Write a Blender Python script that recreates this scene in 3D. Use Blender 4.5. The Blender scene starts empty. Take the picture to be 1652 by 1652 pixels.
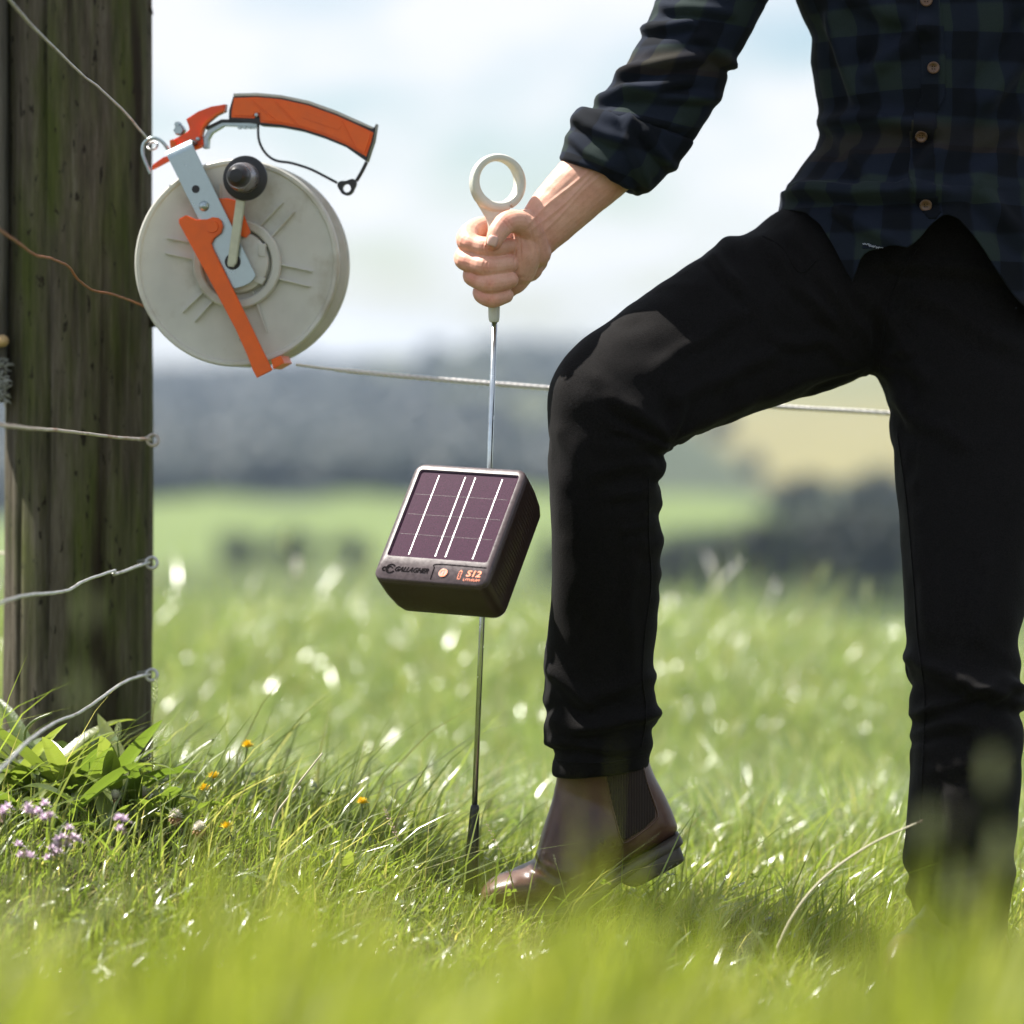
import bpy, bmesh, math, random
import numpy as np
from mathutils import Vector, Matrix, noise as mnoise

random.seed(7)
rng = np.random.default_rng(7)
R = math.radians
SC = bpy.context.scene
COL = SC.collection

# ------------------------------------------------------------------ camera
FPX, HORIZ, EYE = 5625.0, 640.0, 0.64          # focal length in photo pixels, eye level row, eye height
cam_d = bpy.data.cameras.new('camera')
cam = bpy.data.objects.new('camera', cam_d)
COL.objects.link(cam)
cam.location = (0, 0, EYE)
cam.rotation_euler = (R(90), 0, 0)
cam_d.sensor_width = 36
cam_d.lens = FPX / 1652 * 36
cam_d.shift_y = -(826 - HORIZ) / 1652
cam_d.clip_start = 0.05
cam_d.clip_end = 6000
cam_d.dof.use_dof = True
cam_d.dof.focus_distance = 4.44
cam_d.dof.aperture_fstop = 2.5
SC.camera = cam

# ------------------------------------------------------------------ sky and sun
SUN_DIR = Vector((-0.48, 0.20, 0.85)).normalized()       # towards the sun
world = bpy.data.worlds.new('World')
SC.world = world
world.use_nodes = True
wn, wl = world.node_tree.nodes, world.node_tree.links
wn.clear()
w_out = wn.new('ShaderNodeOutputWorld')
w_bg = wn.new('ShaderNodeBackground')
w_bg.inputs['Strength'].default_value = 0.06
sky = wn.new('ShaderNodeTexSky')
sky.sky_type = 'NISHITA'
sky.sun_disc = False
sky.sun_elevation = math.asin(SUN_DIR.z)
sky.sun_rotation = math.atan2(SUN_DIR.x, SUN_DIR.y)
sky.air_density = 1.0
sky.dust_density = 0.8
tc = wn.new('ShaderNodeTexCoord')
mp = wn.new('ShaderNodeMapping')
mp.inputs['Scale'].default_value = (1.0, 1.0, 2.6)
mp.inputs['Location'].default_value = (0.35, 0.0, 0.12)
nz = wn.new('ShaderNodeTexNoise')
nz.inputs['Scale'].default_value = 10.0
nz.inputs['Detail'].default_value = 5.0
nz.inputs['Roughness'].default_value = 0.5
rp = wn.new('ShaderNodeValToRGB')
rp.color_ramp.elements[0].position = 0.42
rp.color_ramp.elements[1].position = 0.57
mx = wn.new('ShaderNodeMix')
mx.data_type = 'RGBA'
mx.inputs['B'].default_value = (6.9, 7.0, 7.2, 1)
wl.new(tc.outputs['Generated'], mp.inputs['Vector'])
wl.new(mp.outputs['Vector'], nz.inputs['Vector'])
wl.new(nz.outputs['Fac'], rp.inputs['Fac'])
wl.new(rp.outputs['Color'], mx.inputs['Factor'])
wl.new(sky.outputs['Color'], mx.inputs['A'])
wl.new(mx.outputs['Result'], w_bg.inputs['Color'])
wl.new(w_bg.outputs['Background'], w_out.inputs['Surface'])

sun_d = bpy.data.lights.new('sun', 'SUN')
sun_d.energy = 5.0
sun_d.angle = R(0.53)
sun_d.color = (1.0, 0.95, 0.87)
sun = bpy.data.objects.new('sun', sun_d)
COL.objects.link(sun)
sun.location = (-3, 3, 8)
sun.rotation_euler = SUN_DIR.to_track_quat('Z', 'Y').to_euler()

SC.view_settings.view_transform = 'Standard'
SC.view_settings.look = 'None'
SC.view_settings.exposure = 1.25
SC.view_settings.gamma = 1
SC.render.engine = 'CYCLES'
SC.cycles.use_denoising = True
SC.cycles.max_bounces = 8
SC.cycles.transparent_max_bounces = 8
SC.cycles.sample_clamp_indirect = 6
SC.cycles.caustics_reflective = False
SC.cycles.caustics_refractive = False
SC.cycles.volume_bounces = 0


# ------------------------------------------------------------------ helpers
def P(px, py, d):
    """photo pixel at distance d (metres along the view) -> world point"""
    return Vector(((px - 826) / FPX * d, d, EYE - (py - HORIZ) / FPX * d))


def tag(o, label=None, cat=None, group=None, kind=None):
    if label: o['label'] = label
    if cat: o['category'] = cat
    if group: o['group'] = group
    if kind: o['kind'] = kind
    return o


def empty(name, loc=(0, 0, 0)):
    o = bpy.data.objects.new(name, None)
    o.empty_display_size = 0.05
    COL.objects.link(o)
    o.location = loc
    return o


def link(name, me, m=None, parent=None, smooth=True):
    o = bpy.data.objects.new(name, me)
    COL.objects.link(o)
    if m is not None:
        me.materials.clear()
        me.materials.append(m)
    if smooth and len(me.polygons):
        me.polygons.foreach_set('use_smooth', [True] * len(me.polygons))
    if parent is not None:
        o.parent = parent
        o.matrix_parent_inverse = parent.matrix_basis.inverted()
    return o


def mesh_from(verts, faces, name='mesh'):
    me = bpy.data.meshes.new(name)
    me.from_pydata([tuple(v) for v in verts], [], faces)
    me.update()
    return me


def fix_normals(me):
    bm = bmesh.new()
    bm.from_mesh(me)
    bmesh.ops.recalc_face_normals(bm, faces=bm.faces)
    bm.to_mesh(me)
    bm.free()
    return me


def join(*parts):
    v, f = [], []
    for pv, pf in parts:
        b = len(v)
        v += list(pv)
        f += [tuple(i + b for i in q) for q in pf]
    return v, f


def catmull(pts, n):
    """resample a list of tuples with a Catmull-Rom spline, n pieces per span"""
    pts = [np.array(p, float) for p in pts]
    out = []
    for i in range(len(pts) - 1):
        p0 = pts[max(i - 1, 0)]; p1 = pts[i]; p2 = pts[i + 1]; p3 = pts[min(i + 2, len(pts) - 1)]
        for k in range(n):
            t = k / n
            out.append(0.5 * ((2 * p1) + (-p0 + p2) * t + (2 * p0 - 5 * p1 + 4 * p2 - p3) * t * t
                              + (-p0 + 3 * p1 - 3 * p2 + p3) * t ** 3))
    out.append(pts[-1])
    return out


def rings_to_mesh(rings, cap=True, closed=False):
    n = len(rings[0])
    v = [p for r in rings for p in r]
    f = []
    m = len(rings)
    for i in range(m if closed else m - 1):
        a, b = i * n, ((i + 1) % m) * n
        for k in range(n):
            k2 = (k + 1) % n
            f.append((a + k, a + k2, b + k2, b + k))
    if cap and not closed:
        f.append(tuple(range(n - 1, -1, -1)))
        f.append(tuple((m - 1) * n + k for k in range(n)))
    return v, f


def tube(pts, rad, n=10, cap=True, closed=False):
    pts = [Vector(p) for p in pts]
    if not hasattr(rad, '__len__'):
        rad = [rad] * len(pts)
    rings = []
    T0 = None
    U = None
    m = len(pts)
    for i, p in enumerate(pts):
        if closed:
            t = (pts[(i + 1) % m] - pts[i - 1]).normalized()
        else:
            t = (pts[min(i + 1, m - 1)] - pts[max(i - 1, 0)]).normalized()
        if U is None:
            a = Vector((0, 0, 1)) if abs(t.z) < 0.9 else Vector((1, 0, 0))
            U = (a - t * a.dot(t)).normalized()
        else:
            U = (U - t * U.dot(t)).normalized()
        W = t.cross(U)
        rings.append([p + (U * math.cos(2 * math.pi * k / n) + W * math.sin(2 * math.pi * k / n)) * rad[i]
                      for k in range(n)])
    return rings_to_mesh(rings, cap, closed)


def leg_loft(rows, n=36, power=2.0, sub=3):
    """rows: (ax, ay, bx, by, depth, half thickness): silhouette pair per ring, with real depth"""
    rows = catmull(rows, sub)
    rings = []
    for ax, ay, bx, by, d, t in rows:
        A, B = P(ax, ay, d), P(bx, by, d)
        C, u = (A + B) / 2, (A - B) / 2
        ring = []
        for k in range(n):
            a = 2 * math.pi * k / n
            c, s = math.cos(a), math.sin(a)
            e = 2.0 / power
            c = math.copysign(abs(c) ** e, c)
            s = math.copysign(abs(s) ** e, s)
            ring.append(C + u * c + Vector((0, t * s, 0)))
        rings.append(ring)
    return rings_to_mesh(rings)


def capsule_chain(pts, n=14, sub=4):
    """pts: (px, py, depth, radius px): rounded chain"""
    q = catmull(pts, sub)
    P3 = [P(a[0], a[1], a[2]) for a in q]
    rr = [a[3] / FPX * a[2] for a in q]
    d0 = (P3[0] - P3[1]).normalized(); d1 = (P3[-1] - P3[-2]).normalized()
    pre = [(P3[0] + d0 * rr[0] * s, rr[0] * math.sqrt(max(0.0, 1 - s * s))) for s in (0.98, 0.85, 0.6, 0.3)]
    post = [(P3[-1] + d1 * rr[-1] * s, rr[-1] * math.sqrt(max(0.0, 1 - s * s))) for s in (0.3, 0.6, 0.85, 0.98)]
    pp = [a for a, _ in pre] + P3 + [a for a, _ in post]
    rd = [b for _, b in pre] + rr + [b for _, b in post]
    return tube(pp, rd, n)


def ellipsoid(c, r, n=16, m=10):
    c = Vector(c)
    rings = []
    for i in range(1, m):
        a = math.pi * i / m
        rings.append([c + Vector((r[0] * math.sin(a) * math.cos(2 * math.pi * k / n),
                                  r[1] * math.sin(a) * math.sin(2 * math.pi * k / n),
                                  r[2] * math.cos(a))) for k in range(n)])
    return rings_to_mesh(rings)


def remesh(v, f, voxel, smooth=2, fac=0.5):
    me = fix_normals(mesh_from(v, f, 'tmp'))
    o = bpy.data.objects.new('tmp', me)
    COL.objects.link(o)
    r = o.modifiers.new('r', 'REMESH')
    r.mode = 'VOXEL'
    r.voxel_size = voxel
    if smooth:
        s = o.modifiers.new('s', 'SMOOTH')
        s.iterations = smooth
        s.factor = fac
    dg = bpy.context.evaluated_depsgraph_get()
    out = bpy.data.meshes.new_from_object(o.evaluated_get(dg))
    bpy.data.objects.remove(o)
    bpy.data.meshes.remove(me)
    return out


def get_co(me):
    a = np.empty(len(me.vertices) * 3)
    me.vertices.foreach_get('co', a)
    return a.reshape(-1, 3)


def get_no(me):
    a = np.empty(len(me.vertices) * 3)
    me.vertices.foreach_get('normal', a)
    return a.reshape(-1, 3)


def set_co(me, a):
    me.vertices.foreach_set('co', np.ascontiguousarray(a).ravel())
    me.update()


def nz3(pts, sx, sy, sz, off=0.0):
    return np.array([mnoise.noise((p[0] * sx + off, p[1] * sy + off * 1.7, p[2] * sz - off)) for p in pts])


def float_attr(me, name, arr):
    at = me.attributes.new(name, 'FLOAT', 'POINT')
    at.data.foreach_set('value', np.ascontiguousarray(arr, dtype=np.float32))


def prism(poly, z0, z1, bevel=0.0, holes=()):
    """extrude a 2D polygon (local x, y) from z0 to z1, with an optional small front/back bevel"""
    bm = bmesh.new()
    vs = [bm.verts.new((x, y, z0)) for x, y in poly]
    face = bm.faces.new(vs)
    r = bmesh.ops.extrude_face_region(bm, geom=[face])
    for e in r['geom']:
        if isinstance(e, bmesh.types.BMVert):
            e.co.z = z1
    bmesh.ops.recalc_face_normals(bm, faces=bm.faces)
    if bevel > 0:
        ed = [e for e in bm.edges if abs(e.verts[0].co.z - e.verts[1].co.z) < 1e-7]
        bmesh.ops.bevel(bm, geom=ed, offset=bevel, segments=2, affect='EDGES', clamp_overlap=True)
    me = bpy.data.meshes.new('prism')
    bm.to_mesh(me)
    bm.free()
    return me


def flat_shade(o, ang=35):
    try:
        o.data.set_sharp_from_angle(angle=R(ang))
    except Exception:
        pass
    return o


def lathe(profile, n=32):
    """profile of (r, z) around local z"""
    rings = [[Vector((r * math.cos(2 * math.pi * k / n), r * math.sin(2 * math.pi * k / n), z)) for k in range(n)]
             for r, z in profile]
    return rings_to_mesh(rings)


# ------------------------------------------------------------------ materials
class M:
    def __init__(self, name, color=(0.5, 0.5, 0.5), rough=0.5, metal=0.0, spec=0.5, **kw):
        self.m = bpy.data.materials.new(name)
        self.m.use_nodes = True
        self.n = self.m.node_tree.nodes
        self.l = self.m.node_tree.links
        self.b = self.n['Principled BSDF']
        self.b.inputs['Base Color'].default_value = (*color, 1)
        self.b.inputs['Roughness'].default_value = rough
        self.b.inputs['Metallic'].default_value = metal
        self.b.inputs['Specular IOR Level'].default_value = spec
        for k, v in kw.items():
            self.b.inputs[k.replace('_', ' ')].default_value = v

    def node(self, t, **kw):
        x = self.n.new(t)
        for k, v in kw.items():
            if k in x.inputs:
                x.inputs[k].default_value = v
            else:
                setattr(x, k, v)
        return x

    def coords(self, scale=(1, 1, 1), kind='Object'):
        t = self.n.new('ShaderNodeTexCoord')
        mpn = self.n.new('ShaderNodeMapping')
        mpn.inputs['Scale'].default_value = scale
        self.l.new(t.outputs[kind], mpn.inputs['Vector'])
        return mpn.outputs['Vector']

    def noise(self, vec, scale, detail=4, rough=0.55):
        x = self.node('ShaderNodeTexNoise', Scale=scale, Detail=detail, Roughness=rough)
        self.l.new(vec, x.inputs['Vector'])
        return x.outputs['Fac']

    def ramp(self, fac, stops):
        x = self.n.new('ShaderNodeValToRGB')
        el = x.color_ramp.elements
        while len(el) < len(stops):
            el.new(0.5)
        for e, (p, c) in zip(el, stops):
            e.position = p
            e.color = (*c, 1) if len(c) == 3 else c
        self.l.new(fac, x.inputs['Fac'])
        return x.outputs['Color']

    def mix(self, fac, a, b, mode='MIX'):
        x = self.n.new('ShaderNodeMix')
        x.data_type = 'RGBA'
        x.blend_type = mode
        for s, v in (('Factor', fac), ('A', a), ('B', b)):
            if isinstance(v, (int, float)):
                x.inputs[s].default_value = v
            elif isinstance(v, tuple):
                x.inputs[s].default_value = (*v, 1) if len(v) == 3 else v
            else:
                self.l.new(v, x.inputs[s])
        return x.outputs['Result']

    def attr(self, name):
        x = self.n.new('ShaderNodeAttribute')
        x.attribute_name = name
        return x

    def math(self, op, a, b=0.0):
        x = self.n.new('ShaderNodeMath')
        x.operation = op
        for i, v in enumerate((a, b)):
            if isinstance(v, (int, float)):
                x.inputs[i].default_value = v
            else:
                self.l.new(v, x.inputs[i])
        return x.outputs[0]

    def color(self, sock):
        self.l.new(sock, self.b.inputs['Base Color'])

    def rough(self, sock):
        self.l.new(sock, self.b.inputs['Roughness'])

    def bump(self, sock, strength=0.3, dist=0.002):
        x = self.node('ShaderNodeBump', Strength=strength, Distance=dist)
        self.l.new(sock, x.inputs['Height'])
        self.l.new(x.outputs['Normal'], self.b.inputs['Normal'])
        return x

    def translucent(self, col_sock_or_tuple, fac):
        t = self.n.new('ShaderNodeBsdfTranslucent')
        if isinstance(col_sock_or_tuple, tuple):
            t.inputs['Color'].default_value = (*col_sock_or_tuple, 1)
        else:
            self.l.new(col_sock_or_tuple, t.inputs['Color'])
        s = self.n.new('ShaderNodeMixShader')
        s.inputs['Fac'].default_value = fac
        out = self.n['Material Output']
        self.l.new(self.b.outputs['BSDF'], s.inputs[1])
        self.l.new(t.outputs['BSDF'], s.inputs[2])
        self.l.new(s.outputs['Shader'], out.inputs['Surface'])


MAT = {}


def simple(name, color, rough=0.5, metal=0.0, var=0.12, scale=60.0, bump=0.0, spec=0.5, dirt=None):
    m = M(name, color, rough, metal, spec)
    v = m.coords()
    f = m.noise(v, scale, 5)
    lo = tuple(c * (1 - var) for c in color)
    hi = tuple(min(1, c * (1 + var)) for c in color)
    c = m.ramp(f, [(0.3, lo), (0.7, hi)])
    if dirt:
        f2 = m.noise(v, scale * 0.35, 6, 0.65)
        mask = m.ramp(f2, [(0.52, (0, 0, 0)), (0.72, (1, 1, 1))])
        c = m.mix(mask, c, dirt)
    m.color(c)
    r = m.ramp(f, [(0.25, (rough * 0.8,) * 3), (0.75, (min(1, rough * 1.25),) * 3)])
    m.rough(r)
    if bump:
        m.bump(f, bump, 0.001)
    MAT[name] = m.m
    return m.m


simple('white_plastic', (0.68, 0.68, 0.62), 0.42, var=0.07, scale=25, bump=0.05, dirt=(0.42, 0.38, 0.29))
_m = MAT['white_plastic'].node_tree
_t = _m.nodes.new('ShaderNodeBsdfTranslucent'); _t.inputs['Color'].default_value = (0.75, 0.74, 0.66, 1)
_x = _m.nodes.new('ShaderNodeMixShader'); _x.inputs['Fac'].default_value = 0.22
_m.links.new(_m.nodes['Principled BSDF'].outputs[0], _x.inputs[1]); _m.links.new(_t.outputs[0], _x.inputs[2])
_m.links.new(_x.outputs[0], _m.nodes['Material Output'].inputs['Surface'])
simple('pale_handle_plastic', (0.62, 0.63, 0.55), 0.38, var=0.06, scale=40, bump=0.05, dirt=(0.5, 0.49, 0.4))
simple('orange_plastic', (0.80, 0.125, 0.006), 0.42, var=0.06, scale=50)
simple('red_orange_plastic', (0.80, 0.085, 0.012), 0.35, var=0.06, scale=50)
simple('black_plastic', (0.012, 0.012, 0.013), 0.35, var=0.2, scale=60)
simple('zinc_steel', (0.40, 0.48, 0.50), 0.32, metal=0.85, var=0.08, scale=60, bump=0.04)
simple('galvanised_wire', (0.55, 0.55, 0.54), 0.42, metal=0.75, var=0.22, scale=120, bump=0.2, dirt=(0.30, 0.26, 0.22))
simple('rusty_wire', (0.52, 0.47, 0.42), 0.5, metal=0.5, var=0.2, scale=90, bump=0.2, dirt=(0.28, 0.11, 0.045))
simple('copper_wire', (0.32, 0.13, 0.06), 0.5, metal=0.35, var=0.3, scale=110, bump=0.2)
simple('crank_metal', (0.48, 0.49, 0.36), 0.4, metal=0.6, var=0.12, scale=80)
simple('knob_metal', (0.30, 0.29, 0.30), 0.28, metal=0.7, var=0.1, scale=60)
simple('stake_steel', (0.62, 0.67, 0.69), 0.24, metal=1.0, var=0.1, scale=70)
simple('case_plastic', (0.034, 0.019, 0.017), 0.38, var=0.25, scale=160, bump=0.05)  # black case; the warm cast of the lens flare is mixed into its colour
simple('case_bezel', (0.066, 0.046, 0.048), 0.32, var=0.2, scale=200, bump=0.06)
simple('busbar', (0.85, 0.85, 0.84), 0.3, metal=0.3, var=0.04)
simple('orange_print', (0.85, 0.17, 0.035), 0.5, var=0.03)
simple('engraved', (0.008, 0.006, 0.007), 0.9, var=0.1, spec=0.05)
simple('poly_cord', (0.86, 0.83, 0.81), 0.6, var=0.08, scale=300)
simple('button_horn', (0.11, 0.055, 0.024), 0.3, var=0.35, scale=160)
simple('thread', (0.40, 0.43, 0.50), 0.8, var=0.1)
simple('lichen', (0.34, 0.35, 0.32), 0.9, var=0.4, scale=120, bump=0.4)
simple('cut_wood', (0.52, 0.36, 0.18), 0.8, var=0.2, scale=80)
simple('nail', (0.72, 0.45, 0.38), 0.3, var=0.04)
simple('petal_white', (0.80, 0.76, 0.70), 0.6, var=0.06)
simple('petal_brown', (0.42, 0.25, 0.14), 0.7, var=0.2)
simple('petal_lilac', (0.74, 0.60, 0.72), 0.6, var=0.12, scale=120)
simple('petal_yellow', (0.85, 0.62, 0.03), 0.6, var=0.1, scale=120)
simple('seed_pink', (0.55, 0.36, 0.34), 0.7, var=0.25, scale=200)
simple('seed_dark', (0.10, 0.075, 0.05), 0.8, var=0.3, scale=200)
simple('seed_green', (0.36, 0.40, 0.20), 0.7, var=0.2, scale=200)
simple('sole_rubber', (0.060, 0.050, 0.040), 0.55, var=0.25, scale=60, bump=0.1, dirt=(0.12, 0.10, 0.07))
simple('dry_straw', (0.55, 0.50, 0.37), 0.6, var=0.1)
simple('bark', (0.10, 0.075, 0.05), 0.9, var=0.3, scale=6, bump=0.5)


def translucent_leaf(name, c0, c1, c2, tfac, rough=0.35, spec=0.5, tboost=1.6, att='tint'):
    m = M(name, c0, rough, 0, spec)
    a = m.attr(att).outputs['Fac']
    c = m.ramp(a, [(0.0, c0), (0.5, c1), (0.85, c2), (1.0, (0.42, 0.36, 0.18))])
    m.color(c)
    tcol = m.mix(1.0, c, (tboost, tboost * 1.05, tboost * 0.55), 'MULTIPLY')
    if name in ('grass_blade', 'bank_grass'):
        m.b.inputs['Coat Weight'].default_value = 0.9 if name == 'bank_grass' else 0.4
        m.b.inputs['Coat Roughness'].default_value = 0.20
    if name == 'broad_leaf':
        m.b.inputs['Coat Weight'].default_value = 0.6
        m.b.inputs['Coat Roughness'].default_value = 0.25
        nf0 = m.noise(m.coords(), 160, 4)
        m.bump(nf0, 0.5, 0.002)
    m.translucent(tcol, tfac)
    MAT[name] = m.m
    return m.m


translucent_leaf('grass_blade', (0.125, 0.182, 0.036), (0.200, 0.245, 0.056), (0.32, 0.33, 0.135), 0.48, 0.27, 1.0, 1.8)
translucent_leaf('long_grass', (0.115, 0.165, 0.022), (0.190, 0.220, 0.030), (0.30, 0.30, 0.085), 0.5, 0.5, 0.5, 1.9)
translucent_leaf('bank_grass', (0.140, 0.205, 0.076), (0.230, 0.285, 0.120), (0.38, 0.41, 0.250), 0.45, 0.26, 1.0, 1.55)
translucent_leaf('broad_leaf', (0.085, 0.130, 0.026), (0.130, 0.172, 0.036), (0.19, 0.22, 0.060), 0.42, 0.30, 1.0, 1.8)
translucent_leaf('tree_leaf', (0.010, 0.016, 0.011), (0.014, 0.022, 0.014), (0.020, 0.029, 0.016), 0.2, 0.5, 0.3, 1.3)

# weathered post wood: grain, cracks, green moss
m = M('post_wood', (0.12, 0.10, 0.06), 0.9, 0, 0.2)
v = m.coords((1, 1, 0.085))
g1 = m.noise(v, 95, 8, 0.72)
v2 = m.coords((1, 1, 0.16))
g2 = m.noise(v2, 17, 5, 0.6)
g3 = m.noise(m.coords((1, 1, 0.07)), 24, 3, 0.5)
base = m.ramp(g1, [(0.28, (0.036, 0.030, 0.021)), (0.5, (0.098, 0.084, 0.060)), (0.74, (0.175, 0.155, 0.118))])
moss = m.ramp(g2, [(0.44, (0, 0, 0)), (0.66, (0.9, 0.9, 0.9))])
c = m.mix(moss, base, m.ramp(g1, [(0.3, (0.038, 0.052, 0.010)), (0.7, (0.100, 0.118, 0.024))]))
stain = m.ramp(g3, [(0.30, (1, 1, 1)), (0.42, (0, 0, 0))])
c = m.mix(stain, c, (0.030, 0.022, 0.014))
spot = m.noise(m.coords((1, 1, 0.35)), 95, 3, 0.6)
spm = m.ramp(spot, [(0.62, (0, 0, 0)), (0.68, (1, 1, 1))])
c = m.mix(spm, c, (0.022, 0.018, 0.012))
m.color(c)
m.bump(g1, 0.9, 0.006)
MAT['post_wood'] = m.m
m = M('grey_wood', (0.2, 0.19, 0.17), 0.9, 0, 0.2)
g1 = m.noise(m.coords((1, 1, 0.06)), 80, 6, 0.6)
m.color(m.ramp(g1, [(0.3, (0.06, 0.055, 0.045)), (0.7, (0.22, 0.21, 0.18))]))
m.bump(g1, 0.8, 0.005)
MAT['grey_wood'] = m.m

# skin
m = M('skin', (0.52, 0.30, 0.22), 0.48, 0, 0.4)
v = m.coords()
f1 = m.noise(v, 26, 4)
f2 = m.noise(v, 420, 3)
c = m.ramp(f1, [(0.3, (0.64, 0.325, 0.220)), (0.6, (0.73, 0.425, 0.300)), (0.8, (0.72, 0.34, 0.24))])
c = m.mix(m.ramp(f2, [(0.55, (0, 0, 0)), (0.8, (0.35, 0.35, 0.35))]), c, (0.42, 0.19, 0.13))
c = m.mix(m.math('MULTIPLY', m.attr('red').outputs['Fac'], 0.55), c, (0.72, 0.27, 0.19))
fine = m.noise(m.coords(), 130, 5, 0.7)
c = m.mix(0.5, c, m.ramp(fine, [(0.3, (0.86, 0.82, 0.88)), (0.7, (1.14, 1.16, 1.30))]), 'MULTIPLY')
m.color(c)
m.b.inputs['Subsurface Weight'].default_value = 0.14
m.b.inputs['Subsurface Radius'].default_value = (0.012, 0.005, 0.003)
m.b.inputs['Subsurface Scale'].default_value = 0.5
m.bump(m.noise(v, 700, 4), 0.25, 0.0006)
MAT['skin'] = m.m

# black cotton trousers
m = M('trouser_cloth', (0.012, 0.011, 0.012), 0.85, 0, 0.10)
v = m.coords()
w = m.noise(v, 520, 3, 0.7)
m.color(m.ramp(w, [(0.35, (0.0016, 0.0014, 0.0015)), (0.65, (0.0098, 0.0086, 0.0088))]))
m.b.inputs['Sheen Weight'].default_value = 0.025
m.b.inputs['Sheen Roughness'].default_value = 0.5
m.bump(w, 0.6, 0.0012)
MAT['trouser_cloth'] = m.m

# plaid shirt: woven from the cloth coordinates pu / pv (metres of cloth)
m = M('plaid_cloth', (0.02, 0.03, 0.05), 0.88, 0, 0.1)
pu = m.attr('pu').outputs['Fac']
pv = m.attr('pv').outputs['Fac']


def stripe(sock, period, duty, off=0.0):
    a = m.math('MULTIPLY_ADD', sock, 1.0 / period)
    a.node.inputs[2].default_value = off + 50.0
    fr = m.math('FRACT', a)
    x = m.n.new('ShaderNodeMapRange')
    x.inputs['From Min'].default_value = duty - 0.03
    x.inputs['From Max'].default_value = duty + 0.03
    m.l.new(fr, x.inputs['Value'])
    return x.outputs['Result']


s1 = stripe(pu, 0.066, 0.5)
s2 = stripe(pv, 0.074, 0.5)
s3 = stripe(pv, 0.222, 0.84, 0.3)
navy, green, brown, black = (0.013, 0.018, 0.032), (0.024, 0.036, 0.036), (0.042, 0.030, 0.022), (0.006, 0.008, 0.013)
ca = m.mix(s1, navy, green)
cb = m.mix(s1, black, (0.012, 0.017, 0.032))
c = m.mix(s2, cb, ca)
c = m.mix(m.math('MULTIPLY', s3, 0.6), c, m.mix(s1, (0.016, 0.013, 0.014), brown))
w = m.noise(m.coords(), 800, 2)
c = m.mix(0.35, c, m.ramp(w, [(0.3, (0.3, 0.3, 0.3)), (0.7, (1, 1, 1))]), 'MULTIPLY')
c = m.mix(1.0, c, (0.88, 0.88, 0.84), 'MULTIPLY')
m.color(c)
m.b.inputs['Sheen Weight'].default_value = 0.02
m.bump(w, 0.25, 0.0008)
MAT['plaid_cloth'] = m.m

# boot leather
m = M('boot_leather', (0.075, 0.040, 0.030), 0.32, 0, 0.5)
v = m.coords()
f1 = m.noise(v, 22, 5)
f2 = m.noise(v, 260, 4)
m.color(m.ramp(f1, [(0.3, (0.050, 0.022, 0.016)), (0.55, (0.088, 0.042, 0.029)), (0.75, (0.135, 0.076, 0.052))]))
m.rough(m.ramp(f1, [(0.3, (0.26,) * 3), (0.7, (0.42,) * 3)]))
m.bump(f2, 0.22, 0.0012)
MAT['boot_leather'] = m.m
m = M('elastic', (0.030, 0.022, 0.020), 0.9, 0, 0.2)
wv = m.node('ShaderNodeTexWave', Scale=150.0, Distortion=0.2)
m.l.new(m.coords(), wv.inputs['Vector'])
m.color(m.ramp(wv.outputs['Fac'], [(0.2, (0.016, 0.012, 0.012)), (0.8, (0.050, 0.036, 0.032))]))
m.bump(wv.outputs['Fac'], 0.5, 0.0012)
MAT['elastic'] = m.m

# solar cell glass, the purple cast of the lens flare put into its colour
m = M('solar_cell', (0.030, 0.010, 0.030), 0.12, 0, 0.3)
f = m.noise(m.coords(), 900, 3)
m.color(m.ramp(f, [(0.35, (0.026, 0.005, 0.016)), (0.7, (0.062, 0.014, 0.038))]))
m.b.inputs['Coat Weight'].default_value = 0.5
m.b.inputs['Coat Roughness'].default_value = 0.14
MAT['solar_cell'] = m.m

# soil under the grass
m = M('soil', (0.05, 0.05, 0.02), 0.95, 0, 0.2)
v = m.coords()
f = m.noise(v, 3.0, 6, 0.6)
f2 = m.noise(v, 45, 5, 0.6)
c = m.ramp(f, [(0.3, (0.040, 0.062, 0.014)), (0.55, (0.062, 0.085, 0.020)), (0.75, (0.10, 0.095, 0.04))])
c = m.mix(m.ramp(f2, [(0.4, (0, 0, 0)), (0.65, (1, 1, 1))]), (0.050, 0.040, 0.022), c)
m.color(c)
m.bump(f2, 0.6, 0.02)
MAT['soil'] = m.m

# far land: field colours come from the land itself
m = M('far_land', (0.1, 0.12, 0.04), 0.95, 0, 0.1)
at = m.attr('land')
f = m.noise(m.coords(), 0.06, 6, 0.6)
c = m.mix(0.45, at.outputs['Color'], m.ramp(f, [(0.3, (0.55, 0.6, 0.5)), (0.7, (1.25, 1.2, 1.1))]), 'MULTIPLY')
m.color(c)
MAT['far_land'] = m.m


# ------------------------------------------------------------------ the ground we stand on
def sm_interp(y, ys, zs, w=0.22):
    y = np.asarray(y, float)
    acc = 0
    for o, k in ((-1, .25), (0, .5), (1, .25)):
        acc = acc + k * np.interp(y + o * w, ys, zs)
    return acc


GY = [-4, 0, 1.0, 2.0, 2.8, 3.5, 4.0, 4.5, 5.2, 6.2, 7.2, 8.2, 9.0, 10.5, 13, 16, 20]
GZ = [0.0, 0.04, 0.11, 0.13, 0.02, -0.06, -0.035, 0.0, -0.06, -0.20, -0.10, 0.02, 0.0, -0.25, -0.85, -1.55, -2.3]


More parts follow.
